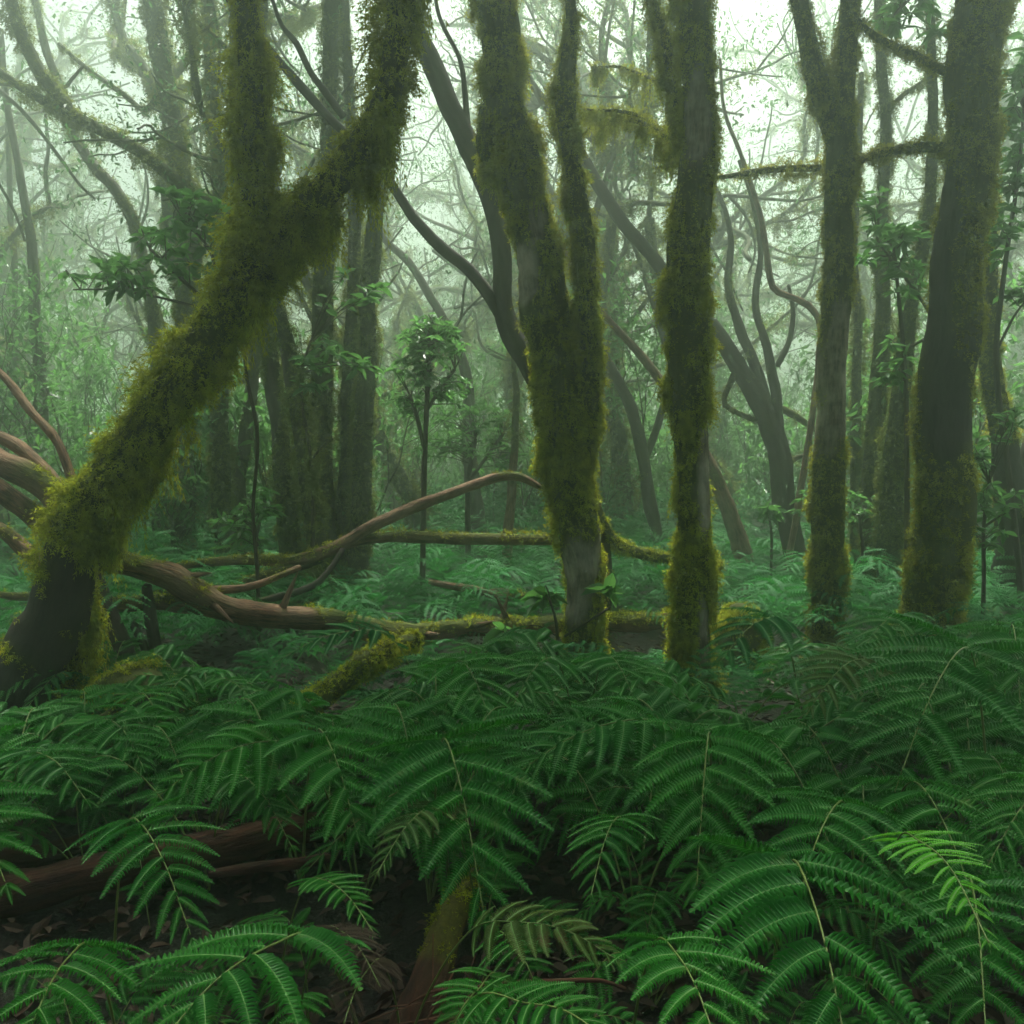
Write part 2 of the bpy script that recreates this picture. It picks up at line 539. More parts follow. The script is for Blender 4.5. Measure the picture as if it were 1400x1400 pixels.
# ------------------------------------------------------------------ fern fronds
def frond_geo(mb_leaf, mb_stalk, rg, rach, L0, npairs=15, nl=20, t0=0.30, roll=0.0, vein=True, simple=False, droop=0.28, wl=0.15, missing=0.0):
    """rach: control points base -> apex -> tip; L0 the longest leaflet"""
    S_ = catmull(np.asarray(rach, float), 0.02)
    ln = np.concatenate([[0], np.cumsum(np.linalg.norm(np.diff(S_, axis=0), axis=1))])
    tt = ln / ln[-1]
    Tn = norm(np.gradient(S_, axis=0))
    hd = S_[-1] - S_[0]
    hd[2] = 0
    hd = hd / max(np.linalg.norm(hd), 1e-6)
    side = np.cross(hd, np.array([0, 0, 1.0]))
    side = side * math.cos(roll) + np.array([0, 0, 1.0]) * math.sin(roll)
    u = np.linspace(0, 1, npairs) ** 0.92
    A = []
    for sgn in (1, -1):
        uu = np.clip(u + (0.35 / npairs) * (sgn > 0) + rg.normal(0, 0.006, npairs), 0, 1)
        t = t0 + (1 - t0) * uu * 0.985
        keep = rg.uniform(size=npairs) >= missing
        A.append(np.stack([uu, t, np.full(npairs, sgn)], 1)[keep])
    # the end leaflet points straight on
    A.append(np.array([[1.0, 0.99, 0.0]]))
    A = np.vstack(A)
    uu, t, sg = A.T
    n = len(A)
    base = np.stack([np.interp(t, tt, S_[:, k]) for k in range(3)], 1)
    T = norm(np.stack([np.interp(t, tt, Tn[:, k]) for k in range(3)], 1))
    S = norm(side[None] - T * (T @ side)[:, None])
    N = np.cross(S, T)
    Lp = L0 * np.interp(uu, [0, 0.12, 0.3, 0.6, 0.85, 1], [0.72, 0.92, 1, 0.74, 0.40, 0.20]) * rg.uniform(0.9, 1.08, n)
    phi = np.radians(np.interp(uu, [0, 0.5, 1], [76, 61, 38]) + rg.normal(0, 5, n))
    phi = np.where(sg == 0, 0, phi)
    D = T * np.cos(phi)[:, None] + S * (np.where(sg == 0, 0, sg) * np.sin(phi))[:, None] + N * rg.normal(0.10, 0.07, n)[:, None]
    D = norm(D)
    E = norm(np.cross(N, D))
    Np = np.cross(D, E)
    tw_ = rg.normal(0, 0.22, n)[:, None]
    E = E * np.cos(tw_) + Np * np.sin(tw_)
    Np = np.cross(D, E)
    dr = droop * rg.uniform(0.7, 1.4, n)

    def pin(s):  # s (k,) -> (n,k,3)
        s = s[None, :, None]
        return base[:, None] + D[:, None] * (Lp[:, None, None] * (s - 0.12 * dr[:, None, None] * s ** 3)) + (
            -np.array([0, 0, 1.0]) * dr[:, None, None] * Lp[:, None, None] * s ** 2.1) + T[:, None] * (0.16 * Lp[:, None, None] * s ** 2) * (sg != 0)[:, None, None]

    s = np.linspace(0.02, 1, nl + 1)
    Mid = pin(s)
    Dl = norm(np.gradient(Mid, axis=1))
    El = norm(E[:, None] - Dl * np.sum(E[:, None] * Dl, -1, keepdims=True))
    Nl = np.cross(Dl, El)
    sp = (Lp / nl)[:, None, None]
    W = (Lp * wl)[:, None] * np.interp(s, [0, 0.06, 0.3, 0.65, 0.9, 1], [0.6, 0.95, 1, 0.72, 0.30, 0.06])[None]
    W = (W * rg.uniform(0.92, 1.08, W.shape))[..., None]
    for q in (1, -1):
        b0 = Mid[:, :-1]
        b1 = b0 + (Mid[:, 1:] - b0) * 0.98
        w = W[:, :-1]
        e = El[:, :-1] * q
        fw = Dl[:, :-1]
        nn = Nl[:, :-1]
        sw = rg.uniform(0.20, 0.42, w.shape)
        if simple:
            tip = b0 + fw * (sp * 0.6 + w * 0.45) + e * w - nn * w * 0.15
            V = np.stack([b0, b1, tip], 2).reshape(-1, 3)
            F = np.arange(len(V)).reshape(-1, 3)
            mb_leaf.add(V, F if q < 0 else F[:, ::-1], 0, False)
        else:
            bulge = nn * w * 0.10
            m0 = b0 + fw * (w * sw * 0.55 + sp * 0.13) + e * w * 0.60 + bulge
            m1 = b1 + fw * (w * sw * 0.60 - sp * 0.24) + e * w * 0.58 + bulge
            mc = (b0 + b1) * 0.5 + fw * (w * sw * 0.55) + e * w * 0.60 + bulge * 2.6
            tip = b0 + fw * (sp * 0.55 + w * sw * 1.2) + e * w - nn * w * rg.uniform(0.0, 0.28, w.shape)
            bc = (b0 + b1) * 0.5 + nn * w * 0.05
            V = np.stack([b0, m0, mc, bc, b1, m1, tip], 2).reshape(-1, 3)
            k = np.arange(len(V) // 7)[:, None] * 7
            F4 = np.vstack([k + np.array([0, 1, 2, 3]), k + np.array([3, 2, 5, 4])])
            F3 = np.vstack([k + np.array([1, 6, 2]), k + np.array([2, 6, 5])])
            if q > 0:
                F4, F3 = F4[:, ::-1], F3[:, ::-1]
            mb_leaf.add(V, [F4, F3], 0, False)
    if vein:
        wv = (Lp * 0.0065 + 0.0006)[:, None, None] * np.interp(s, [0, 1], [1, 0.25])[None, :, None]
        up = Nl * wv * 0.9 + Nl * 0.0012
        V = np.stack([Mid - El * wv + Nl * 0.0006, Mid + up, Mid + El * wv + Nl * 0.0006], 2)
        k1 = len(s)
        idx = np.arange(n * k1 * 3).reshape(n, k1, 3)
        F = np.concatenate([np.stack([idx[:, :-1, a], idx[:, 1:, a], idx[:, 1:, a + 1], idx[:, :-1, a + 1]], -1).reshape(-1, 4) for a in (0, 1)])
        mb_leaf.add(V.reshape(-1, 3), F, 1, True)
    if mb_stalk is not None:
        rr = np.interp(tt, [0, 0.3, 1], [0.0056, 0.0038, 0.0012]) * (0.55 + L0 * 1.7)
        k = max(1, len(S_) // 26)
        tube(mb_stalk, np.column_stack([S_ + np.array([0, 0, 0.001]), rr])[::k], 6, 0.05, 0.03, 1)


def arch(base, az, length, height, tipdrop, rg, wob=0.06):
    """rachis of a free frond: up out of the crown of the plant, over, and down"""
    d = np.array([math.cos(az), math.sin(az), 0])
    s = np.array([-d[1], d[0], 0]) * rg.normal(0, wob) * length
    z = np.array([0, 0, 1.0])
    return np.array([base, base + d * length * 0.16 + z * height * 0.62, base + d * length * 0.42 + z * height * 1.0 + s * 0.4,
                     base + d * length * 0.72 + z * (height * 0.98 - tipdrop * 0.35) + s * 0.8, base + d * length * 0.95 + z * (height - tipdrop) + s])


# ================================================================== THE SETTING
def build_ground():
    ys = np.concatenate([np.linspace(-6, 0.6, 10), np.linspace(0.8, 12, 130), np.linspace(12.5, 112, 80)])
    xs = np.concatenate([np.linspace(-78, -8, 26)[:-1], np.linspace(-8, 8, 150), np.linspace(8, 78, 26)[1:]])
    X, Yg = np.meshgrid(xs, ys)
    Z = ground_z(X, Yg)
    P = np.stack([X, Yg, Z], -1)
    Z = Z + 0.05 * (fn(P, 5, 2.5) - 0.5) + 0.03 * (fn(P, 6, 9.0) - 0.5)
    V = np.stack([X, Yg, Z], -1).reshape(-1, 3)
    nx, ny = len(xs), len(ys)
    i, j = np.meshgrid(np.arange(ny - 1), np.arange(nx - 1), indexing='ij')
    F = np.stack([i * nx + j, i * nx + j + 1, (i + 1) * nx + j + 1, (i + 1) * nx + j], -1).reshape(-1, 4)
    mb = MB()
    mb.add(V, F)
    return tag(mb.build('ground', ground_mat()), kind='structure')


build_ground()


def build_litter():
    rg = np.random.default_rng(3)
    n = 9000
    y = rg.uniform(1.2, 8.0, n)
    x = rg.uniform(-1, 1, n) * (0.62 * y + 0.3)
    P = np.stack([x, y, ground_z(x, y) + rg.uniform(0.0, 0.05, n)], 1)
    a = rg.uniform(0, 6.28, n)
    D = np.stack([np.cos(a), np.sin(a), rg.normal(0, 0.25, n)], 1)
    mb = MB()
    leaves(mb, rg, P, D, 0.075, 0.42, 0.3)
    return tag(mb.build('leaf_litter', M['litter']), 'brown fallen leaves strewn over the dark soil between the ferns', 'leaf litter', kind='stuff')


build_litter()

hz, hnt, hout = new_mat('haze')
pv = hnt.nodes.new('ShaderNodeVolumePrincipled')
pv.inputs['Density'].default_value = HAZE_DENSITY
pv.inputs['Color'].default_value = HAZE_COLOR
pv.inputs['Anisotropy'].default_value = HAZE_ANISO
hnt.links.new(pv.outputs[0], hout.inputs['Volume'])
mbz = MB()
hx, hy0, hy1, hz0, hz1 = 80.0, -8.0, 114.0, -1.6, 16.0
Vb = [(x, y, z) for z in (hz0, hz1) for y in (hy0, hy1) for x in (-hx, hx)]
mbz.add(Vb, np.array([[0, 2, 3, 1], [4, 5, 7, 6], [0, 1, 5, 4], [2, 6, 7, 3], [0, 4, 6, 2], [1, 3, 7, 5]]), 0, False)
tag(mbz.build('haze', hz), 'pale fog filling the whole forest', 'fog', kind='stuff')


# ================================================================== TREES
def grow(rg, p, d, r, L, lvl, last, out, tips, up=0.25, wig=0.35, m=0.5):
    n = 5
    pts = [np.concatenate([p, [r, m]])]
    q, dd = p.copy(), d.copy()
    for k in range(n):
        dd = norm(dd + rg.normal(0, wig, 3) * 0.5 + np.array([0, 0, up * 0.3]))
        q = q + dd * L / n
        pts.append(np.concatenate([q, [r * (1 - 0.45 * (k + 1) / n), m]]))
        if lvl < last and k in (1, 2, 3) and rg.uniform() < 0.55:
            sd = norm(dd + norm(rg.normal(size=3)) * 0.95)
            grow(rg, q, sd, r * 0.5, L * rg.uniform(0.5, 0.75), lvl + 1, last, out, tips, up, wig, m)
    out.append((np.array(pts), lvl))
    if lvl >= last - 1:
        tips.append(np.array(pts)[:, :3])
    if lvl < last:
        for k in range(2):
            sd = norm(dd + norm(rg.normal(size=3)) * 0.6)
            grow(rg, q, sd, r * 0.55, L * rg.uniform(0.6, 0.85), lvl + 1, last, out, tips, up, wig, m)


def crown_leaves(mb, rg, tips, per, size, spread):
    for t in tips:
        i = rg.integers(0, len(t) - 1, per)
        f = rg.uniform(size=(per, 1))
        c = t[i] * (1 - f) + t[i + 1] * f
        k = rg.normal(0, spread, (per, 3)) * np.array([1, 1, 0.6])
        # leaves come in small tufts
        tuft = rg.integers(0, max(1, per // 5), per)
        off = rg.normal(0, spread, (max(1, per // 5), 3))[tuft] * np.array([1, 1, 0.55])
        P = c * 0.4 + t[-1] * 0.6 + off + k * 0.18
        D = rg.normal(size=(per, 3)) + np.array([0, 0, -0.25])
        leaves(mb, rg, P, D, size, 0.40, 0.25)


def to3d(pts, Y, ratio):
    out = []
    for q in pts:
        px, py, w = q[:3]
        m = q[3] if len(q) > 3 else 0.0
        y = Y + (q[4] if len(q) > 4 else 0.0)
        p = at(px, py, y)
        out.append([*p, 0.5 * w * mpp(y) * (1 - ratio * m), m])
    return np.array(out)


def px_tree(name, label, Y, trunk, limbs=(), bark='bark_grey', moss='moss', dens=4500, length=0.085, leaf=0.016, ratio=0.28, hang=1.0, bare=(), seed=0,
            lump=0.12, crown=None, group=None, flute=0.0, cat='tree', droop=0.25, root=True, nseg=16, step=0.05, side=2, nst=3, leafmat='leaf_far', flare=1.8):
    rg = np.random.default_rng(500 + seed)
    tr = to3d(trunk, Y, ratio)
    if root:
        b = tr[0].copy()
        g = float(ground_z(b[0], b[1]))
        if b[2] > g + 0.12:
            mid = b.copy()
            mid[2] = g + 0.06
            mid[3] = b[3] * (1 + 0.4 * (flare - 1))
            tr = np.vstack([mid, tr])
            b = mid.copy()
        b[2] = g - 0.15
        b[3] = tr[0, 3] * flare
        tr = np.vstack([b, tr])
        loc = (tr[0, 0], tr[0, 1], g)
    else:
        loc = tuple(tr[0, :3])
    t = thing(name, loc, label, cat, group)
    cov = cover_fn(seed, bare)
    mb = MB()
    tb = [tube(mb, tr, nseg, step, lump, seed, 0, cov, 0.5, 4.0, flute)]
    mb.build('trunk', M[bark], t, loc)
    mbs = MB()
    for k, lm in enumerate(limbs):
        ml = MB()
        tb.append(tube(ml, to3d(lm, Y, ratio), max(8, nseg - 4), step, lump, seed + 3 * k + 1, 0, cov, 0.5, 5.0))
        ml.build('limb', M[bark], t, loc)
    for q in tb:
        if dens > 0:
            moss_limb(mbs, rg, q, dens, length, leaf, cov, droop, hang, nst, 0, side)
    if mbs.n:
        mbs.build('moss', M[moss], t, loc)
    if crown:
        segs, tips = [], []
        for (k, L, n_) in crown.get('from', [(0, 1.3, 2)]):
            q = tb[k]
            for _ in range(n_):
                d = norm(q['T'][-1] + rg.normal(0, 0.6, 3) + np.array([0, 0.1, 0.2]))
                grow(rg, q['C'][-1], d, q['R'][-1] * 0.8, L * 1.25, 0, crown.get('level', 2), segs, tips, 0.1)
        def above(c):
            px, py = project(c[:, :3])
            return py.max() < -40 or px.min() > 1500 or px.max() < -100
        segs = [q for q in segs if above(q[0])]
        tips = [q for q in tips if above(q + np.array([0, 0, -0.5]))]
        mc = MB()
        for k, (sg, lv) in enumerate(segs):
            tube(mc, sg, 6, 0.14, 0.1, seed + k, 0, None)
        if mc.n:
            mc.build('branch', M[bark], t, loc)
        ml = MB()
        crown_leaves(ml, rg, tips, crown.get('per', 34), crown.get('size', 0.13), crown.get('spread', 0.3))
        if ml.n:
            ml.build('crown', M[leafmat], t, loc)
    return t


# the big forked tree on the left, shaggy higher up; sparse moss over dark bark paints the foot's shade
px_tree('forked_tree', 'thick shaggy moss trunk leaning from the lower left and forking into a Y', 4.5,
        [(-20, 1000, 118, .2), (22, 940, 102, .2), (62, 860, 96, .26), (90, 770, 94, .45), (122, 690, 98, .75), (180, 600, 104, 1), (245, 508, 106, 1), (305, 432, 102, 1), (348, 378, 98, 1), (358, 335, 84, 1),
         (352, 270, 76, 1), (348, 200, 74, 1), (344, 130, 58, 1), (339, 80, 50, .9), (336, 20, 48, .9), (330, -60, 44, .9), (326, -150, 38, .8)],
        [[(340, 400, 72, 1), (385, 332, 78, 1), (435, 272, 75, 1), (480, 222, 72, 1), (512, 175, 72, 1), (533, 120, 68, 1), (545, 60, 64, 1), (549, 0, 68, 1), (556, -90, 60, 1), (560, -170, 50, .9)],
         [(112, 740, 50, .7, .1), (112, 810, 46, .6, .1), (104, 880, 46, .45, .12), (92, 960, 56, .3, .15), (88, 1000, 62, .3, .15)]],
        bark='bark_dark', moss='moss', dens=5600, length=0.085, leaf=0.016, ratio=0.42, hang=1.9, seed=1, lump=0.20, droop=0.20, nst=5,
        crown={'from': [(0, 1.4, 2), (1, 1.4, 3)], 'per': 22, 'level': 3})

px_tree('twin_stem_tree', 'central mossy trunk with a thinner second stem rising along its right side', 6.3,
        [(806, 905, 92, .9), (798, 870, 66, .75), (795, 790, 62, .35), (790, 740, 66, .5), (782, 690, 88, 1), (776, 630, 96, 1), (770, 570, 88, 1), (762, 500, 82, .95), (750, 430, 84, .8), (738, 370, 78, .8), (727, 310, 78, .9),
         (712, 250, 84, 1), (700, 190, 94, 1), (690, 120, 78, 1), (684, 60, 74, .9), (678, 0, 72, .9), (668, -80, 62, .9), (660, -170, 50, .8)],
        [[(792, 660, 50, 1, .05), (800, 580, 46, .9), (806, 520, 42, .9), (804, 450, 38, .9), (801, 400, 38, .9), (799, 340, 36, .7), (792, 285, 40, 1), (784, 230, 30, .8), (776, 180, 42, 1), (772, 140, 44, 1), (776, 90, 28, .6), (780, 40, 24, .7), (776, -30, 22, .7), (770, -140, 18, .7)],
         [(690, 100, 26, 1), (668, 150, 34, 1), (664, 200, 34, 1), (676, 235, 20, .9)]],
        bark='bark_grey', moss='moss', dens=6200, length=0.056, leaf=0.016, ratio=0.36, hang=1.8, seed=11, lump=0.15, nst=4,
        bare=[(788, 790, 26, 65), (716, 375, 20, 45), (735, 300, 12, 30)], crown={'from': [(0, 1.5, 4), (1, 1.2, 2)], 'per': 22, 'level': 3})

px_tree('upright_tree', 'straight upright trunk bulging with thick bright moss at its middle', 5.6,
        [(958, 965, 84, .9), (953, 900, 70, .85), (950, 820, 66, .8), (947, 740, 62, .75), (946, 660, 58, .75), (944, 590, 64, .9), (942, 520, 78, 1), (941, 450, 86, 1), (943, 380, 88, 1), (947, 320, 84, 1), (951, 265, 68, .9),
         (953, 200, 58, .6), (954, 130, 52, .4), (953, 85, 56, .7), (952, 30, 62, 1), (951, -30, 58, 1), (953, -100, 48, .9), (955, -170, 40, .8)],
        [[(947, 225, 14, .8, 0.10), (922, 200, 14, .9, 0.50), (905, 183, 12, 1, 0.90), (872, 166, 10, .9, 1.30), (838, 164, 9, .8, 1.70), (812, 172, 7, .7, 2.10), (796, 186, 6, .9, 2.10)],
         [(908, 186, 8, .8, 0.90), (922, 150, 7, .7, 1.30), (917, 120, 6, .6, 1.30), (886, 106, 6, .8, 1.70), (850, 92, 5, .7, 2.10), (808, 92, 4, .7, 2.10)],
         [(900, 180, 8, .9, 0.90), (878, 160, 7, 1, 1.30), (845, 152, 6, .8, 1.30), (800, 150, 5, .7, 1.70)],
         [(932, 225, 10, .9, .1), (924, 150, 12, .9, .15), (914, 90, 24, 1, .2), (908, 50, 22, 1, .25), (896, 10, 10, .7, .3), (885, -40, 8, .5, .3)]],
        bark='bark_grey', moss='moss', dens=6200, length=0.056, leaf=0.016, ratio=0.36, hang=1.9, seed=22, lump=0.12, nst=4,
        bare=[(954, 165, 18, 70), (963, 650, 10, 90), (961, 860, 9, 60)], crown={'from': [(0, 1.5, 4)], 'per': 22, 'level': 3})

px_tree('pale_forked_tree', 'pale slim trunk splitting near the top into two mossy stems', 6.8,
        [(1130, 885, 66, .95), (1130, 820, 60, .9), (1131, 750, 60, .9), (1130, 690, 58, .85), (1134, 620, 50, .6), (1140, 550, 44, .35), (1142, 480, 42, .3), (1143, 420, 44, .5), (1143, 360, 48, .75), (1145, 300, 48, .8), (1148, 240, 48, .8), (1150, 190, 48, .9),
         (1153, 130, 38, .85), (1157, 70, 33, .8), (1160, 20, 31, .8), (1163, -50, 28, .8), (1165, -160, 22, .7)],
        [[(1146, 200, 40, .9, .04), (1130, 150, 42, 1), (1116, 105, 38, .95), (1104, 60, 34, .9), (1093, 15, 31, .8), (1082, -40, 28, .8), (1072, -150, 22, .7)],
         [(1158, 50, 14, .5), (1172, 40, 11, .5), (1187, 35, 8, .3), (1190, 33, 4, .2)]],
        bark='bark_grey', moss='moss_dark', dens=6400, length=0.042, leaf=0.014, ratio=0.30, hang=1.3, seed=33, lump=0.08,
        bare=[(1146, 520, 19, 95), (1150, 440, 10, 40)], crown={'from': [(0, 1.3, 2), (1, 1.2, 2)], 'per': 22, 'level': 3})

px_tree('stout_dark_tree', 'stout dark trunk on the right with a bare blackish middle and mossy foot', 6.0,
        [(1276, 880, 118, .9), (1279, 810, 106, .95), (1284, 735, 100, .95), (1289, 660, 90, .9), (1292, 590, 84, .6), (1295, 520, 80, .5), (1299, 450, 80, .4), (1305, 380, 76, .5), (1312, 310, 76, .6), (1318, 245, 78, .8), (1324, 180, 84, 1), (1330, 110, 88, 1),
         (1335, 40, 90, 1), (1338, -20, 88, 1), (1342, -100, 78, .9), (1345, -170, 66, .8)],
        [[(1300, 205, 22, .7, .0), (1275, 202, 20, 1, .1), (1245, 203, 20, 1, .3), (1205, 210, 17, 1, .6), (1170, 220, 14, 1, .9), (1130, 228, 13, .9, 1.1), (1085, 230, 13, 1, 1.2), (1040, 233, 12, .9, 1.2), (1000, 240, 9, .8, 1.2), (975, 243, 6, .5, 1.2)],
         [(1310, 100, 16, .5, .0), (1280, 92, 14, .8, .1), (1250, 75, 13, .8, .3), (1222, 62, 12, .7, .5), (1195, 48, 11, .6, .6), (1175, 30, 9, .6, .7), (1160, 5, 7, .5, .8)]],
        bark='bark_black', moss='moss_dark', dens=6400, length=0.045, leaf=0.014, ratio=0.30, hang=0.5, seed=44, lump=0.10,
        bare=[(1293, 560, 34, 80), (1282, 420, 24, 120), (1300, 280, 16, 60)], crown={'from': [(0, 1.6, 4)], 'per': 22, 'level': 3})

px_tree('bare_leaning_tree', 'dark bare stem curving up to the left behind the central twin trunk', 7.2,
        [(822, 850, 34, .2), (818, 760, 32, .2), (796, 660, 32, .1), (760, 570, 32, .1), (728, 505, 33, .1), (702, 460, 31, 0), (690, 420, 28, 0), (687, 360, 26, 0), (678, 300, 26, 0), (662, 245, 29, 0), (640, 195, 31, .1), (615, 145, 30, .1), (594, 90, 27, .1), (575, 45, 24, .1), (556, -10, 20, .2), (540, -120, 15, .2)],
        [[(690, 440, 18, 0), (668, 405, 17, 0), (640, 370, 16, 0), (605, 340, 16, .1), (572, 305, 15, 0), (545, 265, 13, 0), (515, 225, 12, .1), (475, 185, 12, .1), (432, 143, 12, 0), (395, 100, 11, 0), (358, 55, 9, 0), (320, 10, 8, 0), (285, -50, 6, 0)],
         [(640, 195, 10, 0), (636, 130, 8, 0), (628, 80, 6, 0), (600, 20, 5, 0), (590, -60, 4, 0)],
         [(470, 160, 9, 0, -.1), (448, 130, 9, 0, -.1), (425, 100, 8, 0, -.1), (405, 60, 8, 0, -.1), (385, 35, 6, 0, -.1), (372, 0, 5, 0, -.1)]],
        bark='bark_dark', dens=2600, length=0.05, leaf=0.014, hang=0, seed=55, lump=0.10, nseg=10, flute=0.05,
        crown={'from': [(0, 1.2, 2)], 'per': 26})

# ---- the second row, softened by fog
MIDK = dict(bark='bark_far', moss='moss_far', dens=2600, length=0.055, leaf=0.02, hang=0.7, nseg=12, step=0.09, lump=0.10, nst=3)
px_tree('mossy_tree', 'left trunk of the tight clump of three standing behind the forked tree', 9.0,
        [(452, 815, 46, .8), (446, 740, 38, .7), (441, 640, 36, .7), (438, 540, 34, .6), (440, 440, 33, .6), (443, 340, 32, .6), (449, 230, 30, .7), (452, 110, 28, .7), (455, 0, 26, .7), (458, -120, 22, .7)], seed=60, crown={'per': 30}, **MIDK)
px_tree('mossy_tree', 'middle trunk of the tight clump of three, greenest with moss', 9.15,
        [(474, 815, 34, .9), (470, 700, 32, .9), (473, 600, 28, 1), (477, 500, 26, 1), (481, 400, 24, .9), (484, 300, 22, .8), (480, 190, 20, .8), (474, 80, 18, .8), (470, -60, 14, .7)], seed=61, **MIDK)
px_tree('mossy_tree', 'right trunk of the tight clump of three, leaning slightly right', 8.9,
        [(486, 820, 42, .8), (490, 740, 36, .7), (495, 650, 34, .7), (497, 560, 33, .6), (500, 470, 30, .6), (505, 380, 27, .6), (513, 290, 25, .6), (521, 215, 23, .6), (532, 110, 20, .6), (540, -20, 17, .6), (545, -130, 14, .6)], seed=62, crown={'per': 30}, **MIDK)
px_tree('mossy_tree', 'mossy trunk with a pale scar standing just left of the clump of three', 8.6,
        [(402, 810, 50, .8), (394, 730, 40, .8), (387, 650, 35, .8), (379, 580, 32, .7), (372, 510, 30, .6), (366, 440, 27, .6), (360, 360, 26, .6), (354, 270, 24, .6), (352, 160, 22, .6), (356, 40, 20, .6), (360, -100, 16, .6)],
        [[(388, 640, 12, .8), (402, 615, 10, .8), (420, 590, 8, .7), (432, 560, 5, .6)]], seed=63, bare=[(372, 560, 10, 70)], crown={'per': 30}, **MIDK)
px_tree('mossy_tree', 'dim straight trunk right of the shaggy lower stem, short of the scarred one', 9.4,
        [(312, 790, 40, .7), (306, 700, 35, .7), (301, 620, 31, .7), (298, 550, 29, .6), (300, 470, 27, .6), (304, 380, 25, .6), (300, 280, 23, .6), (292, 170, 20, .6), (285, 40, 18, .6), (280, -100, 14, .6)], seed=64, crown={'per': 30}, **MIDK)
px_tree('mossy_tree', 'dark bent stem ending between the dim straight trunk and the scarred trunk', 9.8,
        [(330, 720, 26, .6), (328, 660, 22, .6), (334, 615, 21, .5), (341, 560, 21, .5), (346, 500, 20, .5), (338, 430, 19, .5), (330, 330, 17, .5), (322, 200, 15, .5), (318, 60, 13, .5), (316, -80, 10, .5)], seed=65, **MIDK)
px_tree('red_barked_tree', 'thin straight red barked stem behind the broken green branch', 9.6,
        [(691, 808, 17, .1), (694, 745, 15, .1), (699, 670, 14, .2), (704, 600, 13, .6), (707, 540, 11, .6), (702, 490, 8, .6), (699, 440, 6, .6), (694, 380, 4, .4)], seed=66, bark='bark_red', moss='moss_far', dens=1500, length=0.07, leaf=0.02, hang=0, nseg=10, step=0.09, lump=0.06)
px_tree('fog_tree', 'tall pale mossy trunk in the fog left of the forked tree', 10.0,
        [(248, 770, 46, .6), (250, 640, 42, .6), (254, 520, 38, .6), (258, 410, 36, .6), (255, 320, 35, .6), (246, 240, 34, .7), (236, 165, 33, .8), (222, 80, 36, .9), (208, 0, 36, .9), (198, -110, 28, .8)],
        [[(250, 245, 16, .8), (275, 265, 14, .8), (300, 285, 12, .8), (330, 300, 9, .7)], [(225, 120, 14, .7), (200, 150, 10, .7), (170, 130, 8, .6), (120, 95, 7, .6), (80, 60, 6, .6)]], seed=67, crown={'per': 30}, **MIDK)
px_tree('leaning_fog_tree', 'long mossy stem sloping from the upper left corner down to the forked trunk', 8.2,
        [(440, 800, 34, .6), (420, 640, 30, .6), (395, 480, 27, .6), (355, 370, 25, .6), (312, 300, 24, .8), (272, 272, 22, .9), (232, 238, 22, .9), (180, 200, 21, .9), (130, 173, 20, .9), (92, 153, 18, .8), (45, 128, 14, .8), (0, 98, 12, .8), (-60, 60, 9, .8)],
        [[(100, 158, 22, .9), (75, 125, 24, 1), (50, 90, 24, 1), (30, 50, 23, 1), (14, 0, 22, 1), (0, -70, 18, .9)]], seed=68, **{**MIDK, 'length': 0.075, 'dens': 2600})
px_tree('bent_fog_tree', 'grey stem leaning left in the fog under the long sloping mossy one', 10.4,
        [(228, 770, 24, .5), (220, 640, 22, .5), (214, 520, 20, .5), (206, 410, 18, .5), (190, 325, 17, .4), (164, 270, 17, .4), (130, 228, 16, .4), (98, 178, 15, .4), (88, 130, 13, .5), (60, 60, 11, .5), (40, -60, 9, .5)], seed=69, **MIDK)
px_tree('thin_fog_tree', 'thin upright dark stem near the left edge in the fog', 11.0,
        [(55, 770, 26, .3), (56, 640, 20, .3), (53, 520, 18, .3), (48, 410, 16, .3), (40, 310, 13, .3), (24, 220, 11, .3), (8, 130, 9, .3), (0, 40, 8, .3)], seed=70, **{**MIDK, 'dens': 700})
px_tree('thin_fog_tree', 'fainter thin stem hugging the very left edge', 13.0,
        [(22, 760, 16, .3), (22, 640, 13, .3), (20, 520, 11, .3), (22, 400, 9, .3), (14, 280, 8, .3), (10, 160, 6, .3)], seed=71, **{**MIDK, 'dens': 500})
px_tree('stubby_fog_tree', 'slim mossy trunk with small stubs between the pale forked and stout dark trees', 9.0,
        [(1188, 800, 38, .7), (1190, 700, 31, .7), (1196, 600, 29, .7), (1204, 520, 28, .7), (1209, 440, 26, .7), (1207, 360, 22, .7), (1205, 270, 20, .7), (1210, 180, 19, .7), (1205, 80, 17, .7), (1200, -60, 14, .7)],
        [[(1205, 385, 8, .5), (1197, 370, 12, 1), (1195, 362, 8, .5)], [(1206, 180, 9, .7), (1225, 140, 9, .7), (1250, 120, 8, .7), (1275, 105, 6, .7)]], seed=72, crown={'per': 28}, **MIDK)
px_tree('mossy_tree', 'broad greenish trunk bending right just before the stout dark tree', 8.3,
        [(1214, 830, 52, .9), (1218, 740, 44, .9), (1223, 650, 39, .9), (1228, 570, 35, 1), (1235, 490, 30, .8), (1240, 440, 26, .6), (1250, 390, 22, .6), (1262, 330, 20, .6), (1272, 260, 18, .6), (1275, 150, 16, .6), (1270, 20, 14, .6), (1268, -90, 11, .6)], seed=73, crown={'per': 28}, **MIDK)
px_tree('thin_fog_tree', 'thin mossy pole close beside the pale forked trunk', 9.6,
        [(1172, 780, 24, .7), (1170, 690, 20, .7), (1170, 600, 18, .7), (1172, 510, 16, .7), (1172, 430, 14, .7), (1168, 340, 12, .6), (1174, 220, 11, .6), (1178, 100, 9, .6)], seed=74, **MIDK)
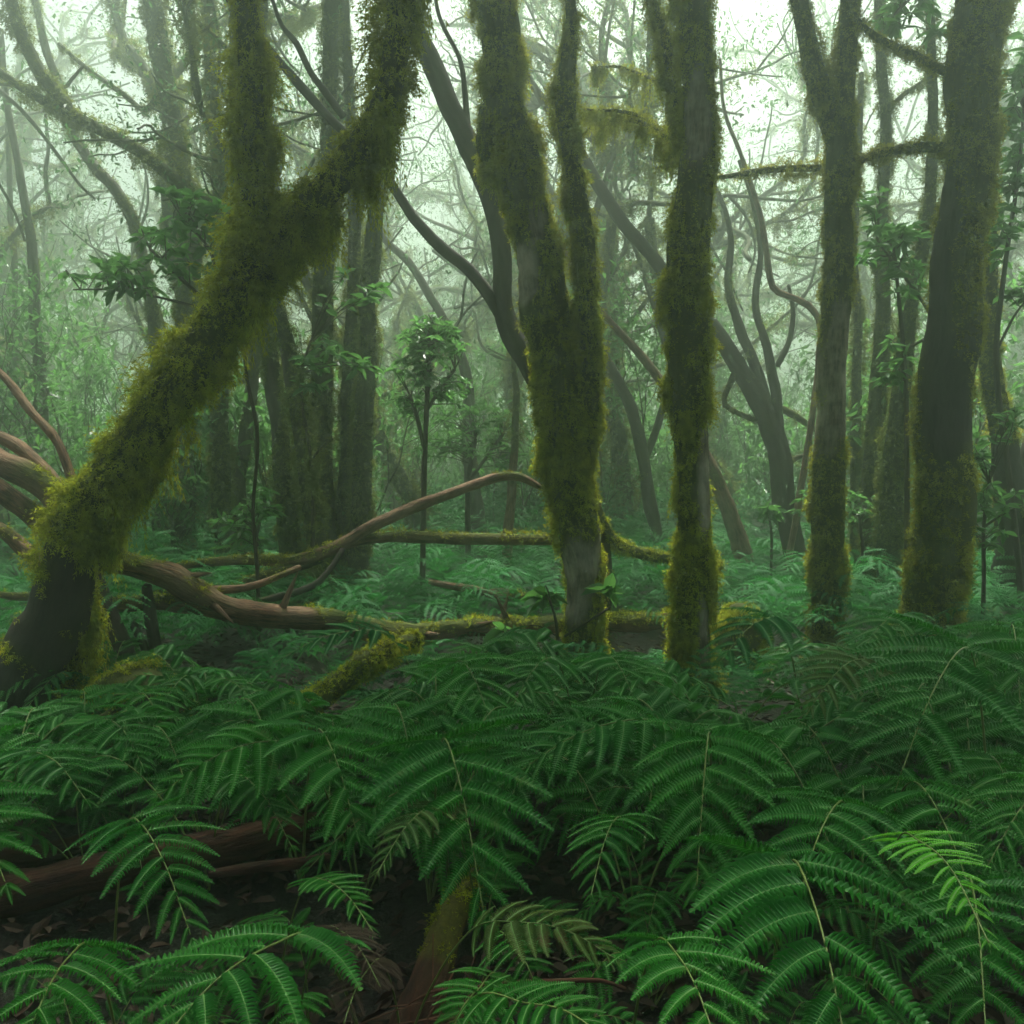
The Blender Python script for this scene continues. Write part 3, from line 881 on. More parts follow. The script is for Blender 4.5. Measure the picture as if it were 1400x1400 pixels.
px_tree('shadowed_tree', 'dark curving trunk with a broad foot at the right edge', 7.8,
        [(1398, 820, 100, .4), (1392, 740, 66, .4), (1380, 670, 48, .5), (1368, 600, 40, .6), (1360, 530, 35, .5), (1355, 450, 31, .4), (1352, 380, 29, .4), (1350, 300, 27, .5), (1352, 200, 25, .5), (1356, 80, 22, .5), (1360, -60, 18, .5)],
        [[(1385, 700, 40, .4), (1402, 640, 34, .4), (1420, 570, 28, .4), (1440, 480, 22, .4)]], seed=75, crown={'per': 30}, **{**MIDK, 'bark': 'bark_dark', 'moss': 'moss_dark'})
px_tree('many_stemmed_tree', 'dark contorted tree whose long limb slants far up to the left', 10.0,
        [(1088, 790, 40, .2), (1080, 730, 33, .2), (1070, 660, 33, .2), (1058, 600, 33, .2), (1038, 548, 31, .2), (1012, 505, 27, .2), (985, 462, 23, .2), (950, 418, 20, .1), (905, 365, 19, .1), (855, 308, 18, .1), (812, 245, 17, .1), (785, 195, 15, .1), (745, 140, 12, .1), (700, 60, 10, .1), (680, -40, 8, .1)],
        [[(1060, 605, 22, .3), (1044, 540, 19, .3), (1028, 490, 16, .3), (1008, 440, 14, .3), (995, 390, 12, .3), (1000, 330, 9, .3), (985, 270, 7, .3), (960, 230, 5, .3)],
         [(1075, 680, 22, .3), (1066, 610, 20, .3), (1060, 540, 16, .3), (1048, 475, 13, .3), (1032, 420, 11, .3), (1040, 350, 9, .3), (1030, 280, 7, .3), (1010, 220, 5, .3)],
         [(1040, 550, 14, .7), (1062, 556, 14, .8), (1085, 566, 13, .8), (1108, 582, 11, .7), (1130, 596, 8, .6)],
         [(1062, 500, 9, .3), (1078, 470, 8, .3), (1085, 430, 7, .3), (1078, 390, 5, .3)],
         [(1068, 640, 12, .7), (1090, 625, 9, .7), (1112, 620, 6, .6)],
         [(1010, 500, 12, .4), (990, 545, 8, .4), (1000, 560, 8, .4), (1035, 575, 8, .4)]], seed=76, crown={'from': [(0, 1.2, 2), (1, 1.0, 1), (2, 1.0, 1)], 'per': 20}, **{**MIDK, 'bark': 'bark_dark', 'dens': 900})
px_tree('leaning_stump_tree', 'reddish stem leaning left low behind the upright bright mossy trunk', 10.2,
        [(1022, 780, 30, .2), (1008, 735, 26, .2), (993, 690, 23, .2), (975, 648, 20, .2), (950, 600, 17, .2), (920, 545, 15, .2), (880, 490, 13, .2), (845, 450, 11, .2), (800, 400, 9, .2), (770, 340, 7, .2)], seed=77, **{**MIDK, 'bark': 'bark_red', 'dens': 500})
px_tree('twisted_vine_tree', 'wiry reddish stem twisting up between the upright and pale forked trunks', 9.2,
        [(1080, 760, 10, 0), (1100, 640, 9, 0), (1118, 520, 9, 0), (1122, 450, 9, 0), (1105, 418, 10, 0), (1075, 404, 9, 0), (1056, 392, 9, 0), (1048, 350, 8, 0), (1040, 300, 8, 0), (1026, 250, 7, 0), (1010, 205, 6, 0), (990, 150, 5, 0), (985, 80, 4, 0)], seed=78, **{**MIDK, 'bark': 'bark_red', 'dens': 0, 'nseg': 7})
px_tree('curved_fog_tree', 'dim stem curving left in the gap between the twin trunk and upright trunk', 11.5,
        [(905, 770, 22, .3), (890, 690, 20, .3), (878, 620, 19, .3), (862, 555, 18, .3), (835, 505, 16, .3), (812, 450, 14, .3), (800, 380, 12, .3), (815, 290, 10, .3), (840, 210, 8, .3)],
        [[(880, 630, 12, .3), (905, 560, 10, .3), (915, 500, 9, .3), (900, 440, 8, .3), (880, 380, 6, .3)]], seed=79, **{**MIDK, 'dens': 700})
px_tree('curved_fog_tree', 'dim stem arching from the centre floor toward the round topped sapling', 12.0,
        [(655, 770, 26, .3), (650, 680, 24, .3), (640, 600, 20, .3), (640, 530, 17, .3), (625, 470, 14, .3), (590, 410, 12, .3), (560, 360, 11, .3), (520, 320, 9, .3), (500, 250, 7, .3)], seed=80, **{**MIDK, 'dens': 700})


# ---- the forest behind: a few grown shapes, then copies that are trees of their own
def far_tree(seed, h, r, lean, level=2):
    rg = np.random.default_rng(seed)
    segs, tips = [], []
    pts = [np.array([0, 0, -0.2, r * 1.3, .5])]
    p, d = np.array([0, 0, 0.0]), norm(np.array([lean, rg.normal(0, 0.15), 1.0]))
    n = 9
    for k in range(n):
        pts.append(np.concatenate([p, [r * (1 - 0.55 * k / n), .55]]))
        d = norm(d + rg.normal(0, 0.16, 3) + np.array([0, 0, 0.10]))
        p = p + d * h * 0.62 / n
        if k > 2 and rg.uniform() < 0.75:
            sd = norm(d * 0.6 + norm(rg.normal(size=3) * np.array([1, 1, 0.3])))
            grow(rg, p, sd, r * rg.uniform(0.25, 0.45), h * rg.uniform(0.16, 0.26), 1, level, segs, tips, 0.2, 0.5)
    for k in range(3):
        grow(rg, p, norm(d + rg.normal(0, 0.5, 3)), r * 0.42, h * 0.22, 0, level, segs, tips, 0.2, 0.45)
    mb, mo, cr = MB(), MB(), MB()
    cov = cover_fn(seed)
    tb = [tube(mb, np.array(pts), 9, 0.16, 0.12, seed, 0, cov, 0.6)]
    for k, (s, lv) in enumerate(segs):
        q = tube(mb, s, 5, 0.16, 0.1, seed + k, 0, cov)
        if lv <= 1:
            tb.append(q)
    for q in tb:
        moss_limb(mo, rg, q, 700, 0.13, 0.04, cov, 0.3, 1.2, 3)
    crown_leaves(cr, rg, tips, 48, 0.062, 0.30)
    return [mb.mesh('trunk', M['bark_far']), mo.mesh('moss', M['moss_far']) if mo.n else None, cr.mesh('crown', M['leaf_far'])]


FAR = [far_tree(900 + k, h, r, l) for k, (h, r, l) in enumerate([(9.5, .15, .15), (10.5, .18, -.2), (8.5, .11, .35), (9, .13, -.4), (11, .2, .05), (8, .09, -.1), (9, .10, .5), (10, .15, -.3)])]
rgf = np.random.default_rng(42)
spots = []
tries = 0
while len(spots) < 66 and tries < 6000:
    tries += 1
    y = 11.5 + 48 * rgf.uniform() ** 1.5
    x = rgf.uniform(-1, 1) * (0.60 * y + 1.5)
    if all((x - a) ** 2 + (y - b) ** 2 > (0.9 + 0.03 * y) ** 2 for a, b in spots):
        spots.append((x, y))


def where(px):
    marks = [(-1e9, 'at the left edge'), (70, 'left of the forked tree'), (300, 'behind the Y of the forked tree'), (420, 'behind the clump of three'), (540, 'between the clump of three and the central trunk'),
             (735, 'behind the central twin trunk'), (820, 'between the twin and upright trunks'), (985, 'between the upright and pale forked trunks'), (1165, 'left of the stout dark tree'), (1340, 'at the right edge')]
    return [w for a, w in marks if px >= a][-1]


tries = 0
while len(spots) < 88 and tries < 4000:
    tries += 1
    y = rgf.uniform(15, 40)
    x = rgf.uniform(-0.62, 0.62) * y
    if all((x - a) ** 2 + (y - b) ** 2 > (0.8 + 0.03 * y) ** 2 for a, b in spots):
        spots.append((x, y))
sp_sorted = sorted(spots, key=lambda s: s[0] / s[1])
for k, (x, y) in enumerate(sp_sorted):
    px, _ = project(np.array([x, y, 1.5]))
    kind = 'slender tree half lost in fog ' if y < 26 else 'faint tree far back in fog '
    sc = rgf.uniform(0.8, 1.15)
    ms = FAR[rgf.integers(len(FAR))]
    t = thing('distant_tree', (x, y, ground_z(x, y)), kind + where(float(px)), 'tree', 'distant trees in the fog', rgf.uniform(0, 6.28), sc)
    for nm, me in zip(('trunk', 'moss', 'crown'), ms):
        if me:
            put(nm, me, t)


# ---- shrubs and saplings
def shrub_proto(seed, h, nst, per, size):
    rg = np.random.default_rng(seed)
    st, lf = MB(), MB()
    tips = []
    for k in range(nst):
        segs = []
        a = rg.uniform(0, 6.28)
        grow(rg, np.array([rg.normal(0, .08), rg.normal(0, .08), -0.1]), norm(np.array([math.cos(a) * .35, math.sin(a) * .35, 1])), 0.022, h * 0.5, 0, 2, segs, tips, 0.5, 0.35)
        for j, (s, lv) in enumerate(segs):
            tube(st, s, 5, 0.1, 0.05, seed + j)
    crown_leaves(lf, rg, tips, per, size, 0.20)
    return [st.mesh('stem', M['twig']), lf.mesh('foliage', M['leaf'])]


SHR = [shrub_proto(1200 + k, h, n, p, s) for k, (h, n, p, s) in enumerate([(2.6, 3, 26, .11), (3.4, 2, 30, .12), (1.6, 3, 24, .10), (2.2, 2, 30, .13), (4.2, 2, 34, .12)])]
sspots = []
tries = 0
while len(sspots) < 92 and tries < 6000:
    tries += 1
    y = 9.5 + 14 * rgf.uniform() ** 1.1
    x = rgf.uniform(-1, 1) * (0.60 * y + 0.8)
    px, _ = project(np.array([x, y, 1.0]))
    if y < 11.5 and 520 < px < 1010:
        continue
    if all((x - a) ** 2 + (y - b) ** 2 > 0.7 ** 2 for a, b in sspots):
        sspots.append((x, y))
for k, (x, y) in enumerate(sorted(sspots, key=lambda s: s[0] / s[1])):
    px, _ = project(np.array([x, y, 1.0]))
    i = rgf.integers(len(SHR))
    t = thing('leafy_shrub', (x, y, ground_z(x, y)), ['bushy', 'tall', 'low', 'loose', 'very tall'][i] + ' leafy shrub in the fog ' + where(float(px)), 'shrub', 'shrubs in the understorey', rgf.uniform(0, 6.28), rgf.uniform(0.8, 1.15))
    put('stem', SHR[i][0], t)
    put('foliage', SHR[i][1], t)


def px_shrub(name, label, Y, stems, clusters, size=0.10, seed=0, leafmat='leaf', moss=None, cat='sapling', width=0.40, root=True):
    """stems: pixel polylines (px, py, w); clusters: (px, py, rx, ry, twigs) hung with leaves"""
    rg = np.random.default_rng(2000 + seed)
    st, lf, mo = MB(), MB(), MB()
    allp = []
    loc = None
    for k, s in enumerate(stems):
        c = to3d([(*q[:3], 0.6 if moss else 0.0, *(q[3:4] if len(q) > 3 else ())) for q in s], Y, 0.0)
        if k == 0:
            loc = np.array([c[0, 0], c[0, 1], ground_z(c[0, 0], c[0, 1])]) if root else c[0, :3].copy()
            if root and c[0, 2] > loc[2]:
                b = c[0].copy()
                b[2] = loc[2] - 0.05
                c = np.vstack([b, c])
        tb = tube(st, c, 7, 0.05, 0.06, seed + k)
        allp.append(tb['C'])
        if moss:
            moss_limb(mo, rg, tb, 2500, 0.09, 0.02, cover_fn(seed), 0.4, 1.5)
    allp = np.vstack(allp)
    for (px, py, rx, ry, n) in clusters:
        for _ in range(n):
            a, q = rg.uniform(0, 6.28), math.sqrt(rg.uniform())
            e = at(px + rx * q * math.cos(a), py + ry * q * math.sin(a), Y + rg.normal(0, 0.6) * rx * mpp(Y))
            c = at(px, py, Y)
            d2 = np.linalg.norm(allp - e, axis=1) + 0.6 * np.maximum(allp[:, 2] - e[2], 0)
            s0 = allp[np.argmin(d2)]
            mid = 0.5 * (s0 + e) + np.array([0, 0, 0.06]) + rg.normal(0, 0.03, 3)
            tw = catmull(np.column_stack([np.vstack([s0, mid, e]), [0.006, 0.004, 0.002]]), 0.03)
            tube(st, tw, 4, 0.05, 0.02, seed)
            k = rg.integers(6, 10)
            f = np.clip(1 - rg.exponential(0.16, k), 0.25, 1)
            idx = (f * (len(tw) - 1)).astype(int)
            P = tw[idx, :3]
            T = norm(tw[-1, :3] - tw[max(0, len(tw) - 4), :3])
            rad = norm(rg.normal(size=(k, 3)) * np.array([1, 1, 0.35]))
            leaves(lf, rg, P, T * 0.35 + rad * 0.9 + np.array([0, 0, 0.08]), size, width, 0.35)
    t = thing(name, loc, label, cat)
    st.build('stem', M['twig'], t, loc)
    lf.build('foliage', M[leafmat], t, loc)
    if mo.n:
        mo.build('moss', M['moss_far'], t, loc)
    return t


px_shrub('sapling', 'straight young sapling with a rounded leafy top in the central clearing', 8.0,
         [[(578, 775, 8), (579, 700, 8), (581, 620, 7), (584, 540, 7), (588, 480, 5), (590, 440, 4)], [(582, 620, 6), (570, 570, 6), (560, 540, 5)], [(584, 560, 5), (606, 525, 5), (622, 505, 4)]],
         [(592, 464, 46, 28, 90), (572, 505, 40, 24, 26), (612, 535, 42, 22, 26), (556, 560, 26, 18, 12)], 0.085, 1, moss=False)
px_shrub('leafy_bough', 'leafy bough with broad pale leaves in the fog left of the forked trunk', 6.4,
         [[(352, 790, 5), (346, 700, 5), (352, 600, 5), (338, 520, 5), (330, 470, 5), (300, 430, 5), (268, 400, 6), (235, 370, 5), (205, 340, 4)], [(300, 430, 4), (255, 416, 4), (205, 404, 3), (150, 396, 3), (100, 396, 2)], [(285, 420, 4), (290, 350, 4), (250, 300, 3)]],
         [(235, 322, 70, 22, 14), (255, 265, 35, 20, 5), (215, 365, 80, 22, 16), (150, 388, 60, 16, 12), (300, 330, 25, 60, 8)], 0.125, 2, cat='tree', root=True)
px_shrub('leafy_sapling', 'sapling with glossy leaves between the stubby trunk and stout dark trunk', 7.4,
         [[(1240, 800, 8), (1240, 640, 7), (1238, 520, 6), (1230, 420, 5), (1222, 340, 4)], [(1236, 480, 4), (1275, 440, 4), (1200, 330, 3)]],
         [(1225, 330, 48, 26, 16), (1210, 360, 45, 22, 12), (1190, 270, 18, 20, 5), (1240, 400, 40, 22, 6), (1215, 505, 22, 36, 8)], 0.12, 3)
px_shrub('leafy_sapling', 'tall sapling of broad leaves rising along the right edge', 6.9,
         [[(1395, 800, 9), (1378, 640, 8), (1362, 500, 7), (1372, 380, 6), (1392, 240, 5), (1400, 150, 4)], [(1362, 480, 4), (1395, 420, 3), (1430, 400, 3)]],
         [(1380, 150, 26, 60, 14), (1385, 250, 26, 50, 14), (1375, 330, 28, 40, 10), (1395, 410, 22, 35, 8), (1395, 60, 20, 30, 5)], 0.13, 4)
px_shrub('leafy_sapling', 'low sapling with horizontal leaf tiers at the right edge behind the stout trunk', 6.6,
         [[(1345, 800, 6), (1345, 720, 5), (1352, 660, 4)], [(1346, 720, 4), (1375, 700, 3), (1398, 690, 3)]],
         [(1360, 690, 40, 30, 14), (1350, 740, 38, 16, 8), (1330, 610, 20, 26, 8), (1385, 570, 16, 30, 6)], 0.105, 5)
px_shrub('leafy_shrub', 'bright leafy shrub at the foot of the dim straight trunk', 7.6,
         [[(352, 760, 6), (348, 720, 5), (340, 690, 4)]], [(330, 715, 36, 20, 14), (355, 690, 34, 22, 12), (330, 745, 34, 18, 8)], 0.10, 6, cat='shrub')
px_shrub('leafy_shrub', 'rounded leafy bush behind the high end of the fallen branch', 10.2,
         [[(640, 740, 8), (640, 660, 7), (650, 600, 5)], [(640, 660, 5), (690, 590, 4)]], [(640, 575, 50, 24, 24), (690, 590, 44, 26, 22), (600, 610, 40, 24, 14), (660, 625, 60, 22, 18)], 0.11, 7, cat='shrub')
px_shrub('climbing_vine', 'thin dark vine with a few broad leaves in front of the clump of three', 7.8,
         [[(425, 800, 6), (428, 700, 6), (424, 620, 5), (414, 560, 5), (412, 510, 4), (425, 465, 3)], [(424, 630, 4), (440, 612, 3), (455, 600, 3)]],
         [(455, 490, 40, 20, 8), (425, 520, 22, 24, 6), (500, 500, 30, 16, 4), (490, 390, 36, 24, 6)], 0.13, 8, moss=True, cat='vine')
px_shrub('leafy_bough', 'faint leafy bough hanging in the fog at the top right', 7.6,
         [[(1290, -60, 8), (1260, -20, 6), (1232, 10, 5), (1210, 40, 4)]], [(1222, 22, 26, 26, 9), (1250, 5, 22, 20, 6), (1290, 30, 20, 20, 3)], 0.13, 9, cat='bough', root=False)
px_shrub('broadleaf_seedling', 'seedling with large smooth leaves at the foot of the twin trunk', 6.0,
         [[(762, 870, 5), (758, 840, 4), (752, 822, 3)], [(772, 870, 4), (835, 830, 3)]], [(742, 822, 20, 8, 2), (838, 812, 14, 16, 2), (690, 868, 16, 6, 1)], 0.15, 10, cat='seedling', width=0.5)
px_shrub('leafy_shrub', 'small leafy shrub low behind the pale forked trunk', 8.6,
         [[(1180, 760, 5), (1176, 720, 4), (1172, 690, 3)]], [(1172, 690, 26, 24, 12), (1200, 720, 24, 26, 10), (1085, 690, 20, 14, 5)], 0.10, 11, cat='shrub')
px_shrub('young_laurel', 'rosette of pointed leaves on the floor left of the pale forked trunk', 9.0,
         [[(1055, 740, 4), (1052, 705, 3)]], [(1048, 700, 20, 8, 5)], 0.16, 12, cat='seedling')


# ================================================================== FALLEN WOOD
def px_log(name, label, tubes, bark='bark_red', moss='moss', dens=3500, length=0.045, leaf=0.013, seed=0, cat='log', topmoss=True, hang=0.2, nseg=14, lump=0.12, ratio=0.15, snags=0, flute=0.04):
    """tubes: pixel polylines (px, py, w, moss, Y); the first is the log, the others its limbs"""
    rg = np.random.default_rng(3000 + seed)
    base = cover_fn(seed, (), 8.0)

    def cov(P, m, D):
        c = base(P, m, D)
        return c * np.clip(D[:, 2] * 1.6 + 0.35, 0, 1) if topmoss else c
    mo = MB()
    t = None
    for k, tb in enumerate(tubes):
        c = np.array([[*at(q[0], q[1], q[4]), 0.5 * q[2] * mpp(q[4]) * (1 - ratio * q[3]), q[3]] for q in tb])
        if t is None:
            loc = c[len(c) // 2, :3].copy()
            t = thing(name, loc, label, cat)
        mb = MB()
        s = tube(mb, c, nseg if k == 0 else max(7, nseg - 5), 0.04, lump, seed + 5 * k, 0, cov, 0.6, 6.0, flute)
        if k == 0 and snags:
            for _ in range(snags):
                i = rg.integers(len(s['C']))
                d = norm(norm(rg.normal(size=3)) + s['T'][i] * 0.6)
                L = rg.uniform(0.06, 0.25)
                tube(mb, np.array([[*s['C'][i], s['R'][i] * 0.4], [*(s['C'][i] + d * (s['R'][i] + L * .5)), s['R'][i] * 0.22], [*(s['C'][i] + d * (s['R'][i] + L)), 0.003]]), 6, 0.04, 0.05, seed)
        mb.build('trunk' if k == 0 else 'limb', M[bark], t, loc)
        moss_limb(mo, rg, s, dens, length, leaf, cov, 0.3, hang, 2)
    if mo.n:
        mo.build('moss', M[moss], t, loc)
    return t


px_log('fallen_tree', 'long reddish fallen trunk lying left to right behind the ferns', [
    [(60, 730, 34, 0.68, 4.95), (110, 748, 35, 0.48, 5.0), (145, 768, 34, 0.38, 5.05), (190, 780, 35, 0.33, 5.15), (235, 793, 37, 0.38, 5.25), (272, 815, 37, 0.48, 5.35), (312, 832, 35, 0.38, 5.45), (380, 840, 33, 0.38, 5.6), (440, 847, 32, 0.53, 5.8), (500, 858, 34, 0.68, 5.95), (552, 868, 34, 0.53, 6.1), (602, 862, 31, 0.78, 6.25), (650, 856, 29, 0.78, 6.4), (720, 853, 27, 0.78, 6.6), (800, 852, 27, 0.78, 6.8), (870, 852, 27, 0.58, 6.95), (925, 850, 24, 0.78, 7.1), (960, 848, 17, 0.78, 7.2)],
    [(110, 822, 18, .5, 5.1), (160, 825, 20, .5, 5.15), (215, 822, 22, .5, 5.25), (270, 828, 25, .5, 5.35), (325, 836, 28, .4, 5.45)],
    [(-60, 575, 16, .1, 5.2), (10, 605, 19, .1, 5.15), (55, 640, 22, .2, 5.05), (90, 690, 26, .3, 5.0), (115, 745, 30, .4, 5.0)],
    [(-60, 605, 30, .2, 5.0), (0, 632, 34, .2, 4.95), (45, 655, 36, .5, 4.95), (80, 685, 40, .6, 4.95), (90, 735, 38, .4, 4.95)],
    [(-60, 645, 30, .3, 5.1), (0, 668, 32, .3, 5.05), (40, 702, 30, .4, 5.0), (75, 735, 30, .4, 5.0)],
    [(-50, 705, 20, .4, 5.3), (0, 725, 20, .4, 5.25), (50, 760, 20, .4, 5.2), (120, 790, 18, .4, 5.1)],
    [(-40, 480, 9, .1, 5.4), (5, 515, 10, .1, 5.35), (40, 560, 11, .1, 5.3), (75, 600, 12, .2, 5.2), (100, 660, 13, .2, 5.1)],
    [(-30, 810, 14, .7, 5.2), (20, 815, 14, .7, 5.2), (70, 812, 13, .6, 5.15), (130, 800, 11, .4, 5.1)],
    [(235, 800, 12, .3, 5.3), (300, 806, 12, .3, 5.5), (350, 800, 10, .3, 5.7), (410, 776, 8, .3, 5.9)]],
    'bark_red', 'moss', 4200, 0.04, 0.012, 101, cat='fallen tree', snags=12, lump=0.17, flute=0.08)
px_log('fallen_branch', 'bent fallen branch arching up to the central trunk with a green level fork', [
    [(215, 778, 10, .5, 6.8), (270, 772, 14, .6, 6.8), (340, 767, 16, .6, 6.85), (395, 767, 18, .6, 6.9), (440, 754, 20, .5, 6.9), (478, 738, 19, .3, 6.95), (515, 717, 17, .1, 6.95), (560, 696, 16, .1, 7.0), (610, 677, 15, .1, 7.0), (655, 661, 14, .1, 7.05), (688, 652, 14, .5, 7.1), (712, 653, 13, .5, 7.1), (735, 664, 10, .3, 7.15), (760, 676, 7, .3, 7.2)],
    [(440, 754, 15, .7, 6.9), (500, 737, 18, .8, 7.0), (560, 734, 18, .8, 7.05), (620, 736, 18, .7, 7.1), (690, 737, 17, .7, 7.15), (760, 739, 15, .6, 7.2), (800, 742, 12, .6, 7.25)]],
    'bark_red', 'moss_dark', 3200, 0.04, 0.014, 111, cat='branch', nseg=10, hang=0.4)
px_log('fallen_branch', 'dark crooked branch propped low in front of the clump of three', [
    [(270, 815, 9, .4, 6.6), (320, 803, 12, .4, 6.7), (365, 785, 14, .4, 6.8), (405, 775, 14, .4, 6.9), (440, 763, 12, .4, 7.0)],
    [(340, 826, 8, .4, 6.5), (390, 815, 11, .4, 6.6), (430, 802, 12, .4, 6.7), (452, 780, 10, .3, 6.8), (470, 752, 9, .3, 6.9)]],
    'bark_dark', 'moss_dark', 2500, 0.04, 0.014, 121, cat='branch', nseg=9)
px_log('fallen_branch', 'short broken branch lying on ferns left of the central trunk', [
    [(586, 795, 7, .1, 7.4), (610, 800, 10, .1, 7.4), (645, 806, 12, .2, 7.35), (680, 814, 13, .3, 7.3), (715, 816, 13, .7, 7.3), (755, 822, 12, .8, 7.2)],
    [(660, 808, 5, 0, 7.35), (690, 806, 4, 0, 7.3), (716, 812, 3, 0, 7.3)]],
    'bark_red', 'moss', 3000, 0.04, 0.014, 131, cat='branch', nseg=9)
px_log('fallen_branch', 'yellow mossed branch dipping between the twin trunk and upright trunk', [
    [(815, 690, 8, .8, 7.0), (830, 722, 12, .9, 7.1), (845, 742, 17, 1, 7.2), (870, 753, 19, 1, 7.3), (900, 760, 19, 1, 7.35), (940, 765, 18, .9, 7.4), (985, 775, 14, .8, 7.5)]],
    'bark_red', 'moss', 5000, 0.05, 0.015, 141, cat='branch', nseg=10, topmoss=False)
px_log('rotten_log', 'dark red rotten log across the shadowed hollow at lower left', [
    [(-60, 1225, 62, .1, 2.95), (20, 1210, 60, .1, 2.98), (90, 1195, 56, .2, 3.0), (160, 1182, 54, .35, 3.05), (240, 1166, 52, .1, 3.1), (310, 1152, 50, .1, 3.15), (365, 1140, 48, .4, 3.2), (430, 1128, 42, .2, 3.3), (500, 1118, 36, .2, 3.4)],
    [(-40, 1172, 30, 0, 3.25), (40, 1168, 30, .1, 3.25), (110, 1152, 26, .1, 3.3), (170, 1138, 20, .1, 3.35)]],
    'bark_rot', 'moss', 4200, 0.03, 0.009, 151, lump=0.16, nseg=20, snags=6, flute=0.10)
px_log('rotten_log', 'thin rotten stick just below the dark red log', [
    [(285, 1196, 12, 0, 2.8), (340, 1188, 18, .1, 2.82), (400, 1181, 18, .1, 2.85), (450, 1172, 14, .1, 2.9)]],
    'bark_rot', 'moss', 2000, 0.03, 0.01, 161, nseg=10)
px_log('mossy_log', 'short log patched with bright moss pointing up from the bottom edge', [
    [(545, 1440, 66, .2, 2.2), (570, 1385, 62, .3, 2.3), (592, 1330, 56, .65, 2.45), (612, 1280, 52, .65, 2.6), (632, 1240, 46, .6, 2.75), (650, 1205, 36, .5, 2.9)]],
    'bark_rot', 'moss', 7000, 0.028, 0.008, 171, topmoss=True, nseg=18)
px_log('leaning_stick', 'thin dark stick sloping down to the left edge above the hollow', [
    [(-40, 1088, 16, .1, 3.7), (30, 1055, 16, .1, 3.75), (80, 1022, 15, .3, 3.8), (120, 996, 15, .5, 3.85), (155, 974, 14, .5, 3.9), (190, 958, 12, .4, 4.0), (215, 950, 8, .4, 4.1)]],
    'bark_dark', 'moss', 3500, 0.03, 0.01, 181, cat='stick', nseg=9)
px_log('mossy_log', 'moss coated log sloping under the middle of the long fallen trunk', [
    [(400, 985, 34, .7, 4.3), (430, 958, 38, .9, 4.4), (465, 930, 40, 1, 4.55), (500, 902, 38, 1, 4.7), (535, 882, 34, .9, 4.9), (570, 872, 24, .8, 5.1)]],
    'bark_dark', 'moss', 9000, 0.035, 0.012, 191, topmoss=False, nseg=12)
px_log('propped_branch', 'dark stem propped from the ground to the fallen trunk right of the forked tree', [
    [(200, 985, 34, .6, 4.95), (188, 950, 31, .5, 4.97), (172, 905, 28, .4, 5.0), (155, 860, 26, .3, 5.05), (138, 820, 24, .3, 5.1), (120, 770, 20, .3, 5.15)]],
    'bark_dark', 'moss', 3500, 0.035, 0.012, 201, cat='dead branch', topmoss=False, nseg=10)
px_log('propped_branch', 'thinner reddish stem beside the propped dark one', [
    [(224, 975, 24, .4, 5.05), (219, 930, 22, .3, 5.08), (210, 890, 20, .3, 5.1), (203, 850, 18, .2, 5.15), (198, 800, 15, .2, 5.2)],
    [(212, 925, 12, .2, 5.06), (196, 880, 11, .2, 5.1), (180, 850, 10, .2, 5.15)]],
    'bark_dark', 'moss', 2500, 0.035, 0.012, 211, cat='dead branch', topmoss=False, nseg=9)
px_log('red_stick', 'smooth reddish stick lying flat near the bottom middle', [
    [(640, 1352, 5, 0, 2.0), (700, 1344, 7, 0, 2.0), (760, 1342, 7, 0, 2.02), (820, 1341, 6, 0, 2.03), (855, 1352, 5, 0, 2.02)]],
    'twig_red', 'moss', 0, 0.03, 0.01, 221, cat='stick', nseg=8, lump=0.04)


def mossy_hump(name, label, px, py, Y, rx, rz, seed, cat='mossy stump'):
    rg = np.random.default_rng(4000 + seed)
    c = at(px, py, Y)
    g = float(ground_z(c[0], c[1]))
    h = c[2] - g + rz
    ctrl = np.array([[c[0], c[1], g - 0.1, rx * 1.3, 1], [c[0], c[1], g + h * 0.35, rx * 1.15, 1], [c[0] + .02, c[1], g + h * 0.7, rx * 0.95, 1], [c[0], c[1], g + h * 0.93, rx * 0.55, 1], [c[0], c[1], g + h, rx * 0.15, 1]])
    t = thing(name, (c[0], c[1], g), label, cat)
    mb, mo = MB(), MB()
    cov = cover_fn(seed)
    s = tube(mb, ctrl, 16, 0.04, 0.22, seed, 0, cov, 0.4, 7.0)
    mb.build('body', M['bark_dark'], t, (c[0], c[1], g))
    moss_limb(mo, rg, s, 9000, 0.05, 0.014, cov, 0.3, 0.2, 3)
    mo.build('moss', M['moss'], t, (c[0], c[1], g))
    return t


mossy_hump('mossy_stump', 'rounded bright mossy stump right of the upright trunk foot', 1008, 845, 6.5, 0.17, 0.10, 1)
mossy_hump('mossy_mound', 'low mossy mound around the feet of the propped stems', 160, 965, 4.6, 0.30, 0.08, 2, 'mossy mound')


def twig_bundle():
    rg = np.random.default_rng(77)
    mb = MB()
    for k in range(13):
        a = at(rg.uniform(430, 600), rg.uniform(1370, 1420), rg.uniform(1.95, 2.15))
        e = at(rg.uniform(640, 720), rg.uniform(1318, 1385), rg.uniform(2.05, 2.3))
        m = 0.5 * (a + e) + rg.normal(0, 0.03, 3)
        r = rg.uniform(0.0012, 0.004)
        tube(mb, np.array([[*a, r * .5], [*m, r], [*e, r]]), 5, 0.04, 0.04, k)
        if rg.uniform() < 0.7:
            s = m + norm(e - m + rg.normal(0, 0.1, 3)) * 0.14
            tube(mb, np.array([[*m, r * .7], [*s, r * .3]]), 4, 0.04, 0.04, k)
    loc = at(600, 1380, 2.1)
    o = mb.build('dead_twigs', M['twig_red'], None, loc)
    o.location = tuple(loc)
    tag(o, 'spray of thin reddish dead twigs at the bottom beside the patched log', 'twigs')


twig_bundle()

